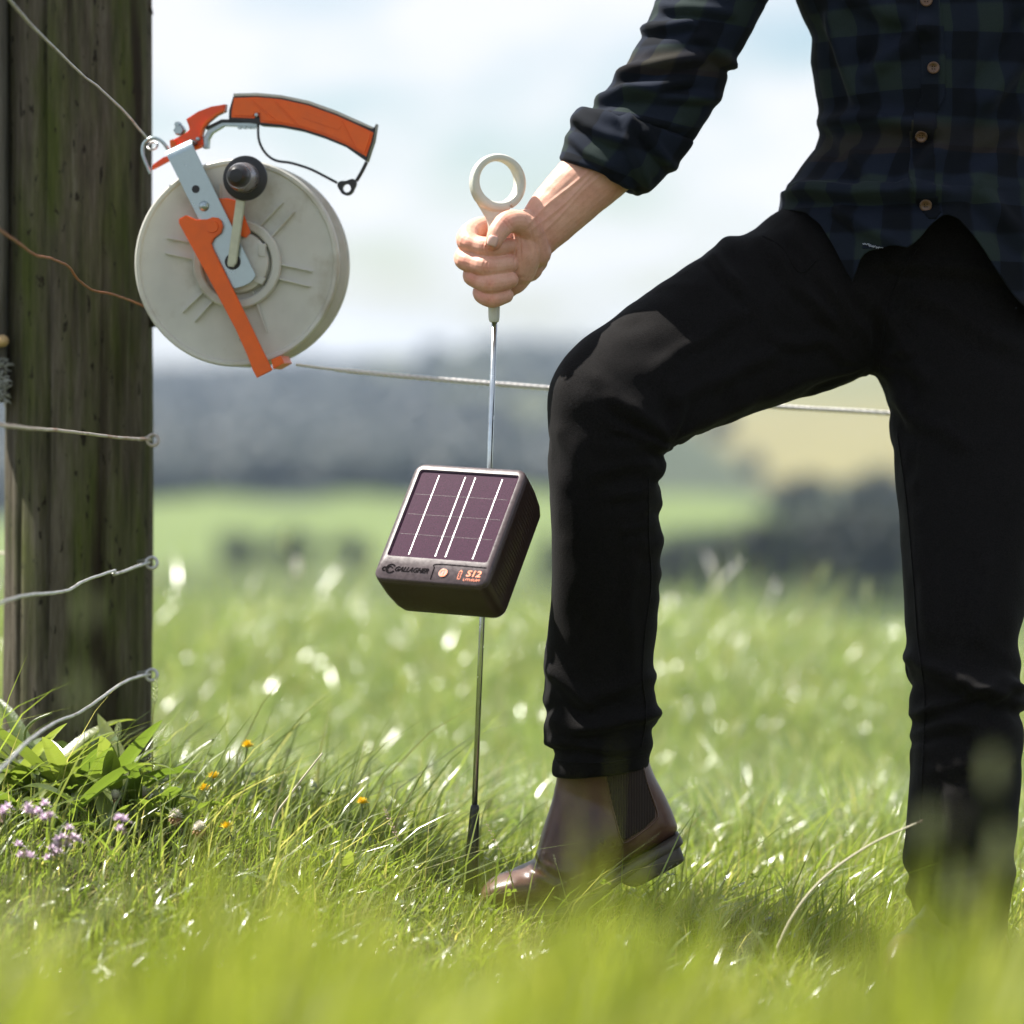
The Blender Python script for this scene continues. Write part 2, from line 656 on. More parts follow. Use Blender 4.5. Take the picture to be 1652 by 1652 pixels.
def ground_z(x, y):
    x = np.asarray(x, float); y = np.asarray(y, float)
    z = sm_interp(y, GY, GZ)
    z = z + 0.125 * np.exp(-((x + 0.66) / 0.40) ** 2 - ((y - 4.78) / 0.55) ** 2)
    z = z - 0.085 * np.exp(-((x - 0.52) / 0.26) ** 2 - ((y - 4.25) / 0.45) ** 2)
    z = z - 0.034 * np.exp(-((x - 0.06) / 0.27) ** 2 - ((y - 4.38) / 0.32) ** 2)
    z = z - 0.035 * np.clip(x - 0.2, 0, 3) * np.clip(y - 6.0, 0, 2.5)
    z = z + 0.018 * np.sin(x * 3.1 + y * 1.3) * np.sin(y * 2.3 - x * 1.1) + 0.010 * np.sin(x * 8.3 + 1) * np.sin(y * 7.1 + 2)
    return z


def gz(x, y):
    return float(ground_z(x, y))


xs = np.linspace(-7, 7, 141)
ys = np.linspace(-3, 20, 201)
X, Y = np.meshgrid(xs, ys)
Z = ground_z(X, Y)
nv = [(a, b, c_) for a, b, c_ in zip(X.ravel(), Y.ravel(), Z.ravel())]
nf = [(j * 141 + i, j * 141 + i + 1, (j + 1) * 141 + i + 1, (j + 1) * 141 + i) for j in range(200) for i in range(140)]
ground = link('ground', mesh_from(nv, nf), MAT['soil'])
tag(ground, 'grassy hillside paddock ground under post and boots', 'ground', kind='structure')

# ------------------------------------------------------------------ the valley and hills beyond
VY = [8, 20, 60, 150, 250, 400, 600, 900, 1300, 1450, 1800]
VZ = [-0.9, -2.45, -5.6, -10.2, -14.2, -16.2, -14.0, -4.0, 15.0, 16.0, 2.0]


def valley_z(x, y):
    x = np.asarray(x, float); y = np.asarray(y, float)
    z = np.interp(y, VY, VZ)
    f = np.clip((y - 300) / 700, 0, 1)
    z = z + f * (2.2 * np.sin(x / 95 + 0.6) + 1.6 * np.sin(x / 41 + y / 160) + 3.0 * np.clip(x / 120, -1, 1.6))
    f2 = np.clip((y - 60) / 200, 0, 1)
    z = z + f2 * (0.8 * np.sin(x / 23 + y / 61) + 0.5 * np.sin(x / 11 - y / 37))
    return z


yy = np.concatenate([np.linspace(8, 60, 40), np.linspace(64, 420, 110), np.linspace(428, 1800, 150)])
tt = np.linspace(-1, 1, 161)
vv, vcol = [], []
for yv in yy:
    half = 40 + yv * 0.62
    xr = np.sign(tt) * np.abs(tt) ** 1.6 * half
    zr = valley_z(xr, np.full_like(xr, yv))
    for a, c_ in zip(xr, zr):
        vv.append((a, yv, c_))


def land_color(x, y):
    px = 826 + x / y * FPX * 1.0      # bearing, used only to lay the fields out across the valley
    wob = 10 * math.sin(x / 9 + y / 70) + 7 * math.sin(x / 4 + 1)
    n1 = mnoise.noise((x / 45, y / 80, 3.1))
    wood, dark_pasture = (0.018, 0.023, 0.018), (0.055, 0.075, 0.030)
    lime, straw, olive = (0.125, 0.165, 0.055), (0.185, 0.168, 0.078), (0.105, 0.108, 0.050)
    if y < 270:
        return dark_pasture
    edge = 560 + wob * 2 + 40 * n1
    b = px / 100.0
    if px < 1020:
        if y < 330 + wob:
            return (0.070, 0.090, 0.032)
        if y < 500 + wob * 2 + (px - 240) * 0.06:
            return lime
        if y < 1330 + 40 * n1 - max(0, px - 480) * 1.55:
            return wood
        return (0.060, 0.066, 0.036) if n1 > -0.25 else (0.040, 0.046, 0.030)
    # right-hand slope
    if y < 400 + wob * 2:
        return (0.060, 0.082, 0.030)
    if y < 545 + wob - (px - 1100) * 0.25:
        return lime
    lim = 560 + max(0, 1250 - px) * 1.6 + wob
    if y < lim:
        return (0.050, 0.062, 0.036)
    if y < 860 + 30 * n1:
        return straw
    return (0.150, 0.150, 0.072)


cols = np.array([(*land_color(a, b), 1.0) for a, b, _ in vv], dtype=np.float32)
nt = len(tt)
vf = [(j * nt + i, j * nt + i + 1, (j + 1) * nt + i + 1, (j + 1) * nt + i) for j in range(len(yy) - 1) for i in range(nt - 1)]
vme = mesh_from(vv, vf)
ca_ = vme.attributes.new('land', 'FLOAT_COLOR', 'POINT')
ca_.data.foreach_set('color', cols.ravel())
valley = link('valley_hills', vme, MAT['far_land'])
tag(valley, 'blurred valley of green and straw fields rising to a wooded ridge', 'hills', kind='structure')


# ------------------------------------------------------------------ far trees
def leaf_mesh(n, h, spread, seed):
    r = np.random.default_rng(seed)
    lobes = [(r.uniform(-.5, .5) * spread, r.uniform(-.5, .5) * spread, h * r.uniform(.38, .85), spread * r.uniform(.28, .5)) for _ in range(9)]
    lobes.append((0, 0, h * .82, spread * .38))
    v, f, t = [], [], []
    for i in range(n):
        lx, ly, lz, lr = lobes[r.integers(len(lobes))]
        d = r.normal(size=3); d /= np.linalg.norm(d)
        rad = lr * r.uniform(.55, 1.05)
        c = np.array([lx, ly, lz]) + d * rad * np.array([1, 1, .85])
        a = r.normal(size=3); a /= np.linalg.norm(a)
        b = np.cross(a, d); b /= (np.linalg.norm(b) + 1e-6)
        s = r.uniform(.10, .22) * spread * .45
        k = len(v)
        v += [c - a * s, c + b * s * .6, c + a * s, c - b * s * .6]
        f.append((k, k + 1, k + 2, k + 3))
        t += [r.uniform(0, .9)] * 4
    me = mesh_from(v, f)
    float_attr(me, 'tint', t)
    return me


def trunk_mesh(h, spread, seed):
    r = random.Random(seed)
    parts = [tube([(0, 0, -0.4), (r.uniform(-.1, .1), 0, h * .3), (r.uniform(-.2, .2), r.uniform(-.2, .2), h * .75)], [h * .045, h * .034, h * .012], 8)]
    for k in range(5):
        a = k * 1.3 + r.random()
        z = h * r.uniform(.25, .5)
        parts.append(tube([(0, 0, z), (math.cos(a) * spread * .25, math.sin(a) * spread * .25, z + h * .14),
                           (math.cos(a) * spread * .45, math.sin(a) * spread * .45, z + h * .24)], [h * .02, h * .014, h * .006], 6))
    v, f = join(*parts)
    return mesh_from(v, f)


tree_kinds = [(leaf_mesh(1400, 6.0, 5.0, s), trunk_mesh(6.0, 5.0, s)) for s in (11, 12, 13)]
tree_spots = [  # photo column, distance, size, label
    (1085, 262, 0.80, 'far tree just right of the bent knee, low on the valley side'),
    (1135, 285, 0.75, 'small dark tree between the legs, left of the seed stalks'),
    (1185, 268, 0.85, 'rounded dark tree below the green field seen between the legs'),
    (1240, 255, 1.05, 'broad dark tree in the middle of the gap between the legs'),
    (1300, 272, 0.95, 'dark tree standing right of the middle of the leg gap'),
    (1352, 250, 1.10, 'large dark tree low between the legs near the standing leg'),
    (1405, 262, 1.15, 'tall dark tree close beside the standing leg'),
    (1458, 256, 1.15, 'dark tree half hidden by the standing leg'),
    (1298, 430, 1.00, 'lone dark tree below the straw field between the legs'),
    (1425, 440, 1.20, 'dark tree on the far field beside the standing leg'),
    (1385, 455, 0.80, 'small tree on the far field left of the one by the leg'),
    (560, 318, 0.55, 'low hedge tree beyond the grass left of the solar box'),
    (470, 322, 0.60, 'low hedge tree beyond the grass under the reel'),
    (390, 316, 0.55, 'low hedge tree beyond the grass nearest the post'),
    (930, 300, 0.8, 'far tree hidden mostly by the bent shin'),
    (1000, 290, 0.8, 'far tree behind the calf of the bent leg'),
]
for i, (px, d, s, lab) in enumerate(tree_spots):
    x = (px - 826) / FPX * d
    t = empty('broadleaf_tree', (x, d, float(valley_z(x, d))))
    t.rotation_euler.z = i * 1.1
    t.scale = (s, s, s)
    tag(t, lab, 'tree', 'blurred trees in the valley')
    cm, tm = tree_kinds[i % 3]
    for nm, me, mt in (('crown', cm, 'tree_leaf'), ('trunk', tm, 'bark')):
        o = bpy.data.objects.new(nm, me)
        COL.objects.link(o)
        if not me.materials:
            me.materials.append(MAT[mt])
        o.parent = t

# the wood that reads as one mass on the far slope
wv_, wf_, wt_ = [], [], []
ico = bmesh.new()
bmesh.ops.create_icosphere(ico, subdivisions=2, radius=1)
iv = [v_.co.copy() for v_ in ico.verts]
fi = [tuple(v_.index for v_ in q.verts) for q in ico.faces]
ico.free()
rr_ = random.Random(5)
cnt = 0
while cnt < 1700:
    y = rr_.uniform(520, 1290)
    px = rr_.uniform(-250, 1250)
    x = (px - 826) / FPX * y
    lc = land_color(x, y)
    if lc[0] > 0.04 and not (y > 1230 and 780 < px < 960):
        if rr_.random() > 0.03:
            continue
    cnt += 1
    s = rr_.uniform(2.0, 3.6)
    z0 = float(valley_z(x, y))
    b = len(wv_)
    for q in iv:
        k = 1 + 0.35 * mnoise.noise((q.x * 2 + cnt, q.y * 2, q.z * 2))
        wv_.append((x + q.x * s * k, y + q.y * s * k, z0 + s * .75 + q.z * s * k))
        wt_.append(rr_.random() * .8)
    wf_ += [tuple(i + b for i in q) for q in fi]
wme = mesh_from(wv_, wf_)
float_attr(wme, 'tint', wt_)
wood_o = link('far_wood', wme, MAT['tree_leaf'], smooth=False)
tag(wood_o, 'hazy blue-green wood covering the far hillside and ridge', 'wood', kind='stuff')

# ------------------------------------------------------------------ haze of the valley air
hz = bmesh.new()
bmesh.ops.create_cube(hz, size=1)
hme = bpy.data.meshes.new('haze')
for q in hz.verts:
    q.co = Vector((q.co.x * 3000, 900 + q.co.y * 2200, 10 + q.co.z * 60))
hz.to_mesh(hme)
hz.free()
hm = bpy.data.materials.new('haze_air')
hm.use_nodes = True
hn = hm.node_tree.nodes
hn.remove(hn['Principled BSDF'])
pvn = hn.new('ShaderNodeVolumePrincipled')
pvn.inputs['Color'].default_value = (0.60, 0.76, 1.0, 1)
pvn.inputs['Density'].default_value = 0.00019
pvn.inputs['Anisotropy'].default_value = 0.2
hm.node_tree.links.new(pvn.outputs['Volume'], hn['Material Output'].inputs['Volume'])
haze = link('haze', hme, hm, smooth=False)
tag(haze, 'thin blue haze lying over the far hills', 'haze', kind='stuff')

# ------------------------------------------------------------------ fence post
PX0, PD = 124, 4.90                      # axis column and distance of the post
post_x = (PX0 - 826) / FPX * PD
post_r = 117 / FPX * PD
post = empty('fence_post', (post_x, PD, gz(post_x, PD)))
tag(post, 'thick weathered wooden fence post streaked with green moss', 'post')
rings = []
NZ_, NA_ = 150, 96
cracks = [(2.75, .012, -0.35, 1.2, .010), (4.35, .010, 0.1, 1.6, .014), (5.15, .009, .2, .9, .012), (4.75, .008, .5, 2.0, .010), (3.9, .012, -.2, .6, .012)]
for j in range(NZ_):
    z = -0.35 + 1.95 * j / (NZ_ - 1)
    ring = []
    cx = 0.004 * math.sin(z * 2.1)
    rad0 = post_r * (1 + 0.012 * math.sin(z * 3 + 1)) * (1.0 + 0.012 * max(0, 0.6 - z))
    for k in range(NA_):
        a = 2 * math.pi * k / NA_
        rr = rad0 + 0.0035 * mnoise.noise((math.cos(a) * 3, math.sin(a) * 3, z * .7)) \
            + 0.0035 * mnoise.noise((math.cos(a) * 22, math.sin(a) * 22, z * 1.3))
        for ca0, cw, cz0, cz1, dep in cracks:
            if cz0 < z < cz1:
                da = (a - ca0 - .03 * math.sin(z * 4)) / (cw * 2.6)
                rr -= dep * math.exp(-da * da) * min(1, (z - cz0) * 8, (cz1 - z) * 8)
        ring.append(Vector((post_x + cx + rr * math.cos(a), PD + rr * math.sin(a), z + 0.1)))
    rings.append(ring)
v, f = rings_to_mesh(rings)
link('post_body', mesh_from(v, f), MAT['post_wood'], post)
# grey split batten on the near left face, with a cut end and lichen under it
bd = PD - 0.045                          # the batten is nailed to the left flank of the post
prof = []
for j in range(60):
    z = 0.632 + 1.05 * j / 59
    c_ = Vector((post_x - post_r - .014, bd, z))
    prof.append([c_ + Vector(((0.026 + .004 * mnoise.noise((math.cos(k * .314) * 2, 1, z * 6))) * math.cos(2 * math.pi * k / 20),
                              (0.032 + .003 * mnoise.noise((math.cos(k * .314) * 2, 5, z * 6))) * math.sin(2 * math.pi * k / 20), 0)) for k in range(20)])
v, f = rings_to_mesh(prof)
link('batten', mesh_from(v, f), MAT['grey_wood'], post)
kn = ellipsoid(P(2, 550, bd - .030), (.011, .014, .009))
link('branch_stub', mesh_from(*kn), MAT['cut_wood'], post)
v, f = [], []
rl = random.Random(3)
for i in range(130):
    p0 = P(rl.uniform(-14, 12), rl.uniform(580, 645), bd - .026 - rl.random() * .008)
    dr = Vector((rl.uniform(-1, 1), rl.uniform(-1, -.1), rl.uniform(-.6, .8))).normalized()
    q = tube([p0, p0 + dr * .006, p0 + dr * .011 + Vector((rl.uniform(-.003, .003), 0, rl.uniform(-.003, .003)))], [.0012, .001, .0004], 5)
    v, f = join((v, f), q)
link('lichen_tuft', mesh_from(v, f), MAT['lichen'], post)
# splinter and dark nail stub on the right edge
sp = tube([P(238, -10, PD), P(240, 8, PD - .01), P(247, 24, PD - .01)], [.006, .004, .0006], 6)
link('splinter', mesh_from(*sp), MAT['post_wood'], post)
stub = tube([P(232, 505, PD - .01), P(246, 512, PD - .02), P(248, 528, PD - .02)], [.006, .008, .007], 8)
link('insulator_stub', mesh_from(*stub), MAT['black_plastic'], post)


# ------------------------------------------------------------------ fence wires (each comes off an eye on the post and runs forward-left)
def fence_wire(pts, r, mat, label, eye=True, ext=None):
    q = catmull(pts, 8)
    p3 = [P(a[0], a[1], a[2]) for a in q]
    p3 = [p + Vector((0, 0, .0002 * math.sin(i * 1.7) + .0003 * math.sin(i * .6 + 1))) for i, p in enumerate(p3)]
    d = (p3[0] - p3[3]).normalized()
    p3 = [p3[0] + d * 1.6 + Vector((0, 0, 0.05))] + p3
    parts = [tube(p3, r, 8)]
    if eye:
        c_ = P(pts[-1][0] + 4, pts[-1][1] + 1, pts[-1][2])
        lp = [c_ + Vector((.0075 * math.cos(a), .004 * math.sin(a * .5), .0075 * math.sin(a))) for a in np.linspace(math.pi * .9, -math.pi * 1.5, 22)]
        parts.append(tube(lp, r * 1.05, 8))
        parts.append(tube([c_ + Vector((0, .004, .0075)), c_ + Vector((-.006, .012, .004)), c_ + Vector((-.022, .03, .0))], r * 1.05, 8))
    v, f = join(*parts)
    o = link('fence_wire', mesh_from(v, f), MAT[mat])
    tag(o, label, 'wire', 'wires coming off the post')
    return o


DF, DE = 3.95, 4.72
fence_wire([(10, -6, 4.0), (60, 50, 4.15), (130, 118, 4.4), (160, 142, 4.5), (200, 180, 4.62), (236, 222, 4.72)], .0017, 'galvanised_wire',
           'straight grey steel wire slanting down to the reel hook at the top of the post', eye=False)
fence_wire([(-8, 366, 3.95), (20, 385, 4.05), (55, 410, 4.2), (85, 418, 4.3), (110, 430, 4.4), (127, 452, 4.45), (150, 468, 4.52), (185, 476, 4.6), (212, 486, 4.68), (243, 498, 4.74)],
           .0016, 'copper_wire', 'thin kinked copper-brown wire running behind the reel', eye=False)
fence_wire([(-8, 685, 3.9), (60, 692, 4.15), (120, 697, 4.35), (180, 705, 4.55), (243, 709, 4.76)], .0021, 'rusty_wire',
           'nearly level rust-flecked wire with an eye below the reel')
fence_wire([(-8, 976, 3.9), (30, 963, 4.05), (80, 957, 4.2), (108, 953, 4.3), (135, 938, 4.4), (183, 921, 4.6), (186, 926, 4.61), (241, 907, 4.76)], .0021, 'galvanised_wire',
           'wavy grey wire with an eye halfway down the post')
fence_wire([(-20, 1262, 3.85), (20, 1222, 3.95), (50, 1192, 4.08), (95, 1163, 4.25), (128, 1150, 4.36), (170, 1121, 4.5), (205, 1098, 4.65), (241, 1088, 4.76)], .0021, 'galvanised_wire',
           'lowest grey wire sloping down into the grass at the foot of the post')
wb = tube([P(-60, 888, 5.6), P(10, 893, 5.2), P(30, 894, 4.92)], .002, 6)
tag(link('fence_wire', mesh_from(*wb), MAT['rusty_wire']), 'short end of wire showing behind the left edge of the post', 'wire')

# ------------------------------------------------------------------ wire reel hanging by the post
RD = 4.70
RS = RD / FPX                                  # metres per photo pixel at the reel
reel_c = P(392, 426, RD)
reel = empty('fence_reel', reel_c)
reel.rotation_euler = (0, 0, 0)
tag(reel, 'white plastic fence reel with orange handle and black crank knob hung on the post', 'reel')
YAW = R(-7)
RM = Matrix.Translation(reel_c) @ Matrix.Rotation(YAW, 4, 'Z') @ Matrix.Rotation(R(90), 4, 'X')   # local x right, y up, z to the viewer


def cp(x, y):
    """point in the reel drawing -> local metres"""
    return ((200 + x / 3.304 - 392) * RS, -(130 + y / 3.304 - 426) * RS)


def reel_mesh(name, me, mat, parent=None, sharp=True):
    me.transform(RM)
    o = link(name, me, MAT[mat], parent or reel)
    if sharp:
        flat_shade(o, 40)
    return o


def rpoly(name, pts, z0, z1, mat, bevel=0.0012, parent=None):
    return reel_mesh(name, prism([cp(*p) for p in pts], z0, z1, bevel), mat, parent)


def rdisc(name, c_, prof, mat, parent=None, n=32):
    x, y = cp(*c_)
    v, f = lathe([(r / 3.304 * RS, z) for r, z in prof], n)
    v = [Vector((p.x + x, p.y + y, p.z)) for p in v]
    return reel_mesh(name, mesh_from(v, f), mat, parent)


RAD = 166 * RS
HW = 0.040
fl_prof = [(0.0005, HW), (RAD * .30, HW), (RAD * .94, HW + .002), (RAD * .955, HW + .0055), (RAD * .985, HW + .006), (RAD, HW + .004),
           (RAD, HW - .004), (RAD * .985, HW - .006), (RAD * .3, HW - .006), (0.0005, HW - .006)]
v, f = lathe(fl_prof, 96)
near_fl = reel_mesh('flange', mesh_from(v, f), 'white_plastic')
v, f = lathe([(r, -z) for r, z in fl_prof], 96)
far_fl = reel_mesh('flange', fix_normals(mesh_from(v, f)), 'white_plastic')
v, f = lathe([(0.0005, HW - .008), (RAD * .9, HW - .008), (RAD * .9, -HW + .008), (0.0005, -HW + .008)], 64)
reel_mesh('wound_cord', mesh_from(v, f), 'poly_cord')
# hub ring with notches
hub = (640, 985)
hr = [(236, HW + .001), (236, HW + .009), (228, HW + .011), (196, HW + .011), (188, HW + .009), (188, HW + .001)]
x, y = cp(*hub)
rings = []
for k in range(64):
    a = 2 * math.pi * k / 64
    rings.append([Vector((x + r / 3.304 * RS * math.cos(a), y + r / 3.304 * RS * math.sin(a), z)) for r, z in hr])
v, f = rings_to_mesh(rings, closed=True)
reel_mesh('hub_ring', fix_normals(mesh_from(v, f)), 'white_plastic', near_fl)
rdisc('hub_plate', (650, 975), [(0.5, HW + .0145), (150, HW + .0145), (160, HW + .013), (168, HW + .001)], 'white_plastic', near_fl, 40)
for q in ([(760, 880), (800, 880), (800, 950), (760, 945)], [(735, 1045), (800, 1060), (780, 1095), (730, 1080)]):
    rpoly('notch_block', q, HW + .001, HW + .016, 'white_plastic', .0008, near_fl)
for a, b in (((755, 790), (885, 660)), ((815, 850), (945, 710)), ((860, 985), (1040, 1025)), ((850, 1060), (1030, 1105)), ((725, 1130), (798, 1345)),
             ((480, 1110), (345, 1240)), ((530, 1155), (410, 1290)), ((400, 870), (260, 845)), ((420, 960), (250, 925)), ((560, 760), (545, 560)), ((640, 1180), (650, 1390))):
    d = np.array(b, float) - np.array(a, float)
    nrm = np.array([-d[1], d[0]]) / np.linalg.norm(d)
    a0, b0 = np.array(a, float), np.array(b, float)
    p = [tuple(a0 - nrm * 5), tuple(b0 - nrm * 3), tuple(b0 + nrm * 3), tuple(a0 + nrm * 5)]
    o = rpoly('rib', p, HW - .001, HW + .0075, 'white_plastic', .0006, near_fl)
# zinc bracket: flat strip with a bent-over top
BZ = HW + .020
br = rpoly('bracket', [(286, 432), (420, 372), (752, 1046), (742, 1066), (722, 1086), (690, 1102), (640, 1115), (628, 1106)], BZ, BZ + .0035, 'zinc_steel', .0006)
tl, tr = np.array(cp(286, 434)), np.array(cp(421, 374))
along = np.array(cp(286, 432)) - np.array(cp(628, 1106)); along /= np.linalg.norm(along)
rings = []
for k in range(9):
    a = math.pi / 2 * k / 8
    r_ = .014
    off = along * (r_ * math.sin(a)); zz = BZ + .0035 - r_ * (1 - math.cos(a)); off2 = along * ((r_ - .0035) * math.sin(a)); zz2 = BZ - (r_ - .0035) * (1 - math.cos(a))
    l0, r0 = tl + off, tr + off
    l1, r1 = tl + off2, tr + off2
    rings.append([Vector((l0[0], l0[1], zz)), Vector((r0[0], r0[1], zz)), Vector((r1[0], r1[1], zz2)), Vector((l1[0], l1[1], zz2))])
last = rings[-1]
rings.append([p + Vector((0, 0, -.075)) for p in last])
v, f = rings_to_mesh(rings)
o = reel_mesh('bracket_bend', fix_normals(mesh_from(v, f)), 'zinc_steel', br)
rdisc('hole', (432, 592), [(0.5, BZ + .0042), (21, BZ + .0042), (21, BZ + .001)], 'black_plastic', br, 24)
rdisc('rivet', (477, 682), [(0.5, BZ + .0088), (14, BZ + .0082), (24, BZ + .006), (29, BZ + .003)], 'zinc_steel', br, 24)
rdisc('bearing', (630, 975), [(0.5, BZ + .0045), (40, BZ + .0045), (43, BZ + .0035), (43, BZ)], 'black_plastic', br, 28)
# crank
ck = reel_mesh('crank_arm', prism([cp(*p) for p in [(608, 985), (612, 1000), (640, 1004), (657, 985), (716, 560), (668, 552)]], BZ + .006, BZ + .013, .0012), 'crank_metal')
KX, KY = 708, 540
rdisc('knob_disc', (KX, KY), [(0.5, BZ + .014), (116, BZ + .014), (119, BZ + .017), (116, BZ + .020), (80, BZ + .022), (0.5, BZ + .022)], 'black_plastic', ck, 48)
rdisc('knob_collar', (KX, KY), [(80, BZ + .021), (80, BZ + .030), (74, BZ + .048), (64, BZ + .058), (0.5, BZ + .058)], 'knob_metal', ck, 40)
rdisc('knob_cap', (KX, KY), [(58, BZ + .056), (58, BZ + .066), (52, BZ + .073), (34, BZ + .079), (0.5, BZ + .080)], 'black_plastic', ck, 36)
# orange line guide and its brake behind
GZ0 = BZ + .0045
lg = rpoly('line_guide', [(347, 772), (347, 750), (385, 730), (440, 754), (500, 752), (528, 741), (556, 745), (574, 762), (582, 790), (572, 824), (535, 852), (521, 880),
                          (530, 908), (690, 1228), (780, 1412), (846, 1545), (764, 1586), (742, 1545), (716, 1475), (650, 1330), (500, 1050)], GZ0, GZ0 + .006, 'orange_plastic', .0012)
rdisc('pivot_cap', (528, 792), [(0.5, GZ0 + .0085), (30, GZ0 + .0085), (33, GZ0 + .005)], 'orange_plastic', lg, 28)
rpoly('guide_foot', [(838, 1490), (890, 1470), (908, 1508), (850, 1540)], GZ0 - .055, GZ0 + .004, 'orange_plastic', .001, lg)
rpoly('brake_shoe', [(540, 640), (600, 640), (655, 655), (720, 820), (695, 848), (640, 830), (590, 740)], HW + .013, HW + .019, 'orange_plastic', .001)
# carrying handle
gpts = [(582, 200), (584, 160), (596, 96), (720, 93), (850, 106), (1000, 141), (1150, 196), (1260, 246), (1346, 287), (1335, 335), (1308, 414), (1200, 350), (1080, 300), (960, 262), (850, 240), (740, 228), (732, 190), (716, 190), (706, 206)]
HZ = 0.0
grip = rpoly('handle_grip', gpts, HZ - .014, HZ + .016, 'orange_plastic', .003)
tr_pts = [(566, 212), (568, 160), (590, 88), (720, 84), (850, 96), (1000, 130), (1150, 185), (1262, 234), (1345, 268), (1360, 240), (1345, 330), (1308, 440), (1200, 364), (1080, 314), (960, 275), (850, 253), (738, 244), (725, 236), (640, 222)]
rpoly('handle_frame', tr_pts, HZ - .011, HZ + .012, 'black_plastic', .001, grip)
tp = [(592, 86), (592, 72), (720, 70), (850, 83), (1000, 115), (1150, 170), (1262, 220), (1340, 256), (1340, 268), (1262, 236), (1150, 187), (1000, 132), (850, 98), (720, 86)]
rpoly('sunlit_top_strip', tp, HZ - .012, HZ + .013, 'white_plastic', .001, grip)  # white strip paints the sunlit top edge of the handle
for a, b in (((690, 108), (820, 215)), ((820, 115), (935, 235)), ((1180, 225), (1250, 365))):
    d = np.array(b, float) - np.array(a, float); nrm = np.array([-d[1], d[0]]) / np.linalg.norm(d)
    a0, b0 = np.array(a, float), np.array(b, float)
    rpoly('grip_ridge', [tuple(a0 - nrm * 4), tuple(b0 - nrm * 4), tuple(b0 + nrm * 4), tuple(a0 + nrm * 4)], HZ + .014, HZ + .0172, 'orange_plastic', .0005, grip)
rpoly('grip_panel', [(975, 170), (1180, 250), (1165, 275), (960, 205)], HZ + .014, HZ + .0168, 'orange_plastic', .0005, grip)
lp = [(722, 190), (720, 290), (735, 350), (770, 400), (820, 430), (900, 443), (1000, 475), (1080, 515), (1146, 550)]
q = catmull([cp(*p) for p in lp], 5)
v, f = tube([(a[0], a[1], HZ + .004) for a in q], 7 / 3.304 * RS, 8)
guard = reel_mesh('hand_guard', mesh_from(v, f), 'black_plastic', grip)
q = catmull([cp(*p) for p in [(1250, 540), (1280, 490), (1305, 440)]], 5)
v, f = tube([(a[0], a[1], HZ + .004) for a in q], [10 / 3.304 * RS] * len(q), 8)
reel_mesh('guard_strut', mesh_from(v, f), 'black_plastic', guard)
# tab with an eye
x, y = cp(1200, 580)
rings = []
for k in range(32):
    a = 2 * math.pi * k / 32
    ro, ri = (38 + (26 * max(0, math.cos(a - .75)) ** 6) + 18 * max(0, math.cos(a - 2.6)) ** 6) / 3.304 * RS, 22 / 3.304 * RS
    c_, s_ = math.cos(a), math.sin(a)
    rings.append([Vector((x + ro * c_, y + ro * s_, HZ + .0)), Vector((x + ro * c_, y + ro * s_, HZ + .008)),
                  Vector((x + ri * c_, y + ri * s_, HZ + .008)), Vector((x + ri * c_, y + ri * s_, HZ + .0))])
v, f = rings_to_mesh(rings, closed=True)
reel_mesh('guard_eye', fix_normals(mesh_from(v, f)), 'black_plastic', guard)
rdisc('pin', (721, 190), [(0.5, HZ + .0205), (9, HZ + .020), (12, HZ + .016)], 'zinc_steel', grip, 16)
# steel arm from the bracket to the handle
arm = rpoly('handle_arm', [(424, 362), (428, 300), (446, 268), (524, 226), (716, 230), (716, 248), (640, 246), (535, 242), (470, 280), (452, 312), (450, 360)], HZ - .008, HZ + .008, 'zinc_steel', .001)
rpoly('arm_edge', [(440, 262), (444, 246), (524, 208), (716, 208), (716, 226), (528, 224)], HZ - .010, HZ + .010, 'black_plastic', .0008, arm)
for cx_ in (618, 645, 672, 694):
    rpoly('arm_tooth', [(cx_ - 9, 244), (cx_ + 9, 245), (cx_ + 9, 258), (cx_ - 9, 257)], HZ - .006, HZ + .006, 'zinc_steel', .0004, arm)
# orange latch and hook
la = rpoly('latch_lever', [(548, 128), (546, 150), (545, 166), (500, 186), (455, 222), (428, 254), (420, 290), (428, 340), (420, 352), (300, 396), (262, 404), (252, 360), (250, 322), (300, 296), (336, 276), (352, 262), (348, 240), (334, 206), (400, 165), (470, 140)],
           HZ - .006, HZ + .012, 'red_orange_plastic', .002)
rpoly('latch_lip', [(548, 152), (546, 166), (500, 190), (458, 226), (432, 258), (424, 300), (412, 300), (416, 256), (446, 214), (492, 178)], HZ + .011, HZ + .018, 'orange_plastic', .0008, la)
rpoly('latch_block', [(252, 322), (270, 314), (318, 392), (300, 402), (262, 408)], HZ + .011, HZ + .020, 'orange_plastic', .001, la)
rpoly('latch_bar', [(300, 345), (318, 338), (345, 362), (425, 345), (425, 358), (320, 396)], HZ + .011, HZ + .020, 'orange_plastic', .001, la)
rpoly('latch_tongue', [(146, 472), (150, 446), (205, 408), (242, 396), (262, 412)], HZ - .004, HZ + .008, 'red_orange_plastic', .001, la)
rdisc('latch_pin', (404, 314), [(0.5, HZ + .0205), (9, HZ + .020), (11, HZ + .012)], 'zinc_steel', la, 16)
q = catmull([cp(*p) for p in [(136, 492), (108, 430), (94, 385), (98, 340), (124, 310), (160, 304), (196, 320), (226, 355), (266, 416)]], 5)
v, f = tube([(a[0], a[1], HZ + .006) for a in q], 9.5 / 3.304 * RS, 10)
reel_mesh('hanging_hook', mesh_from(v, f), 'zinc_steel')
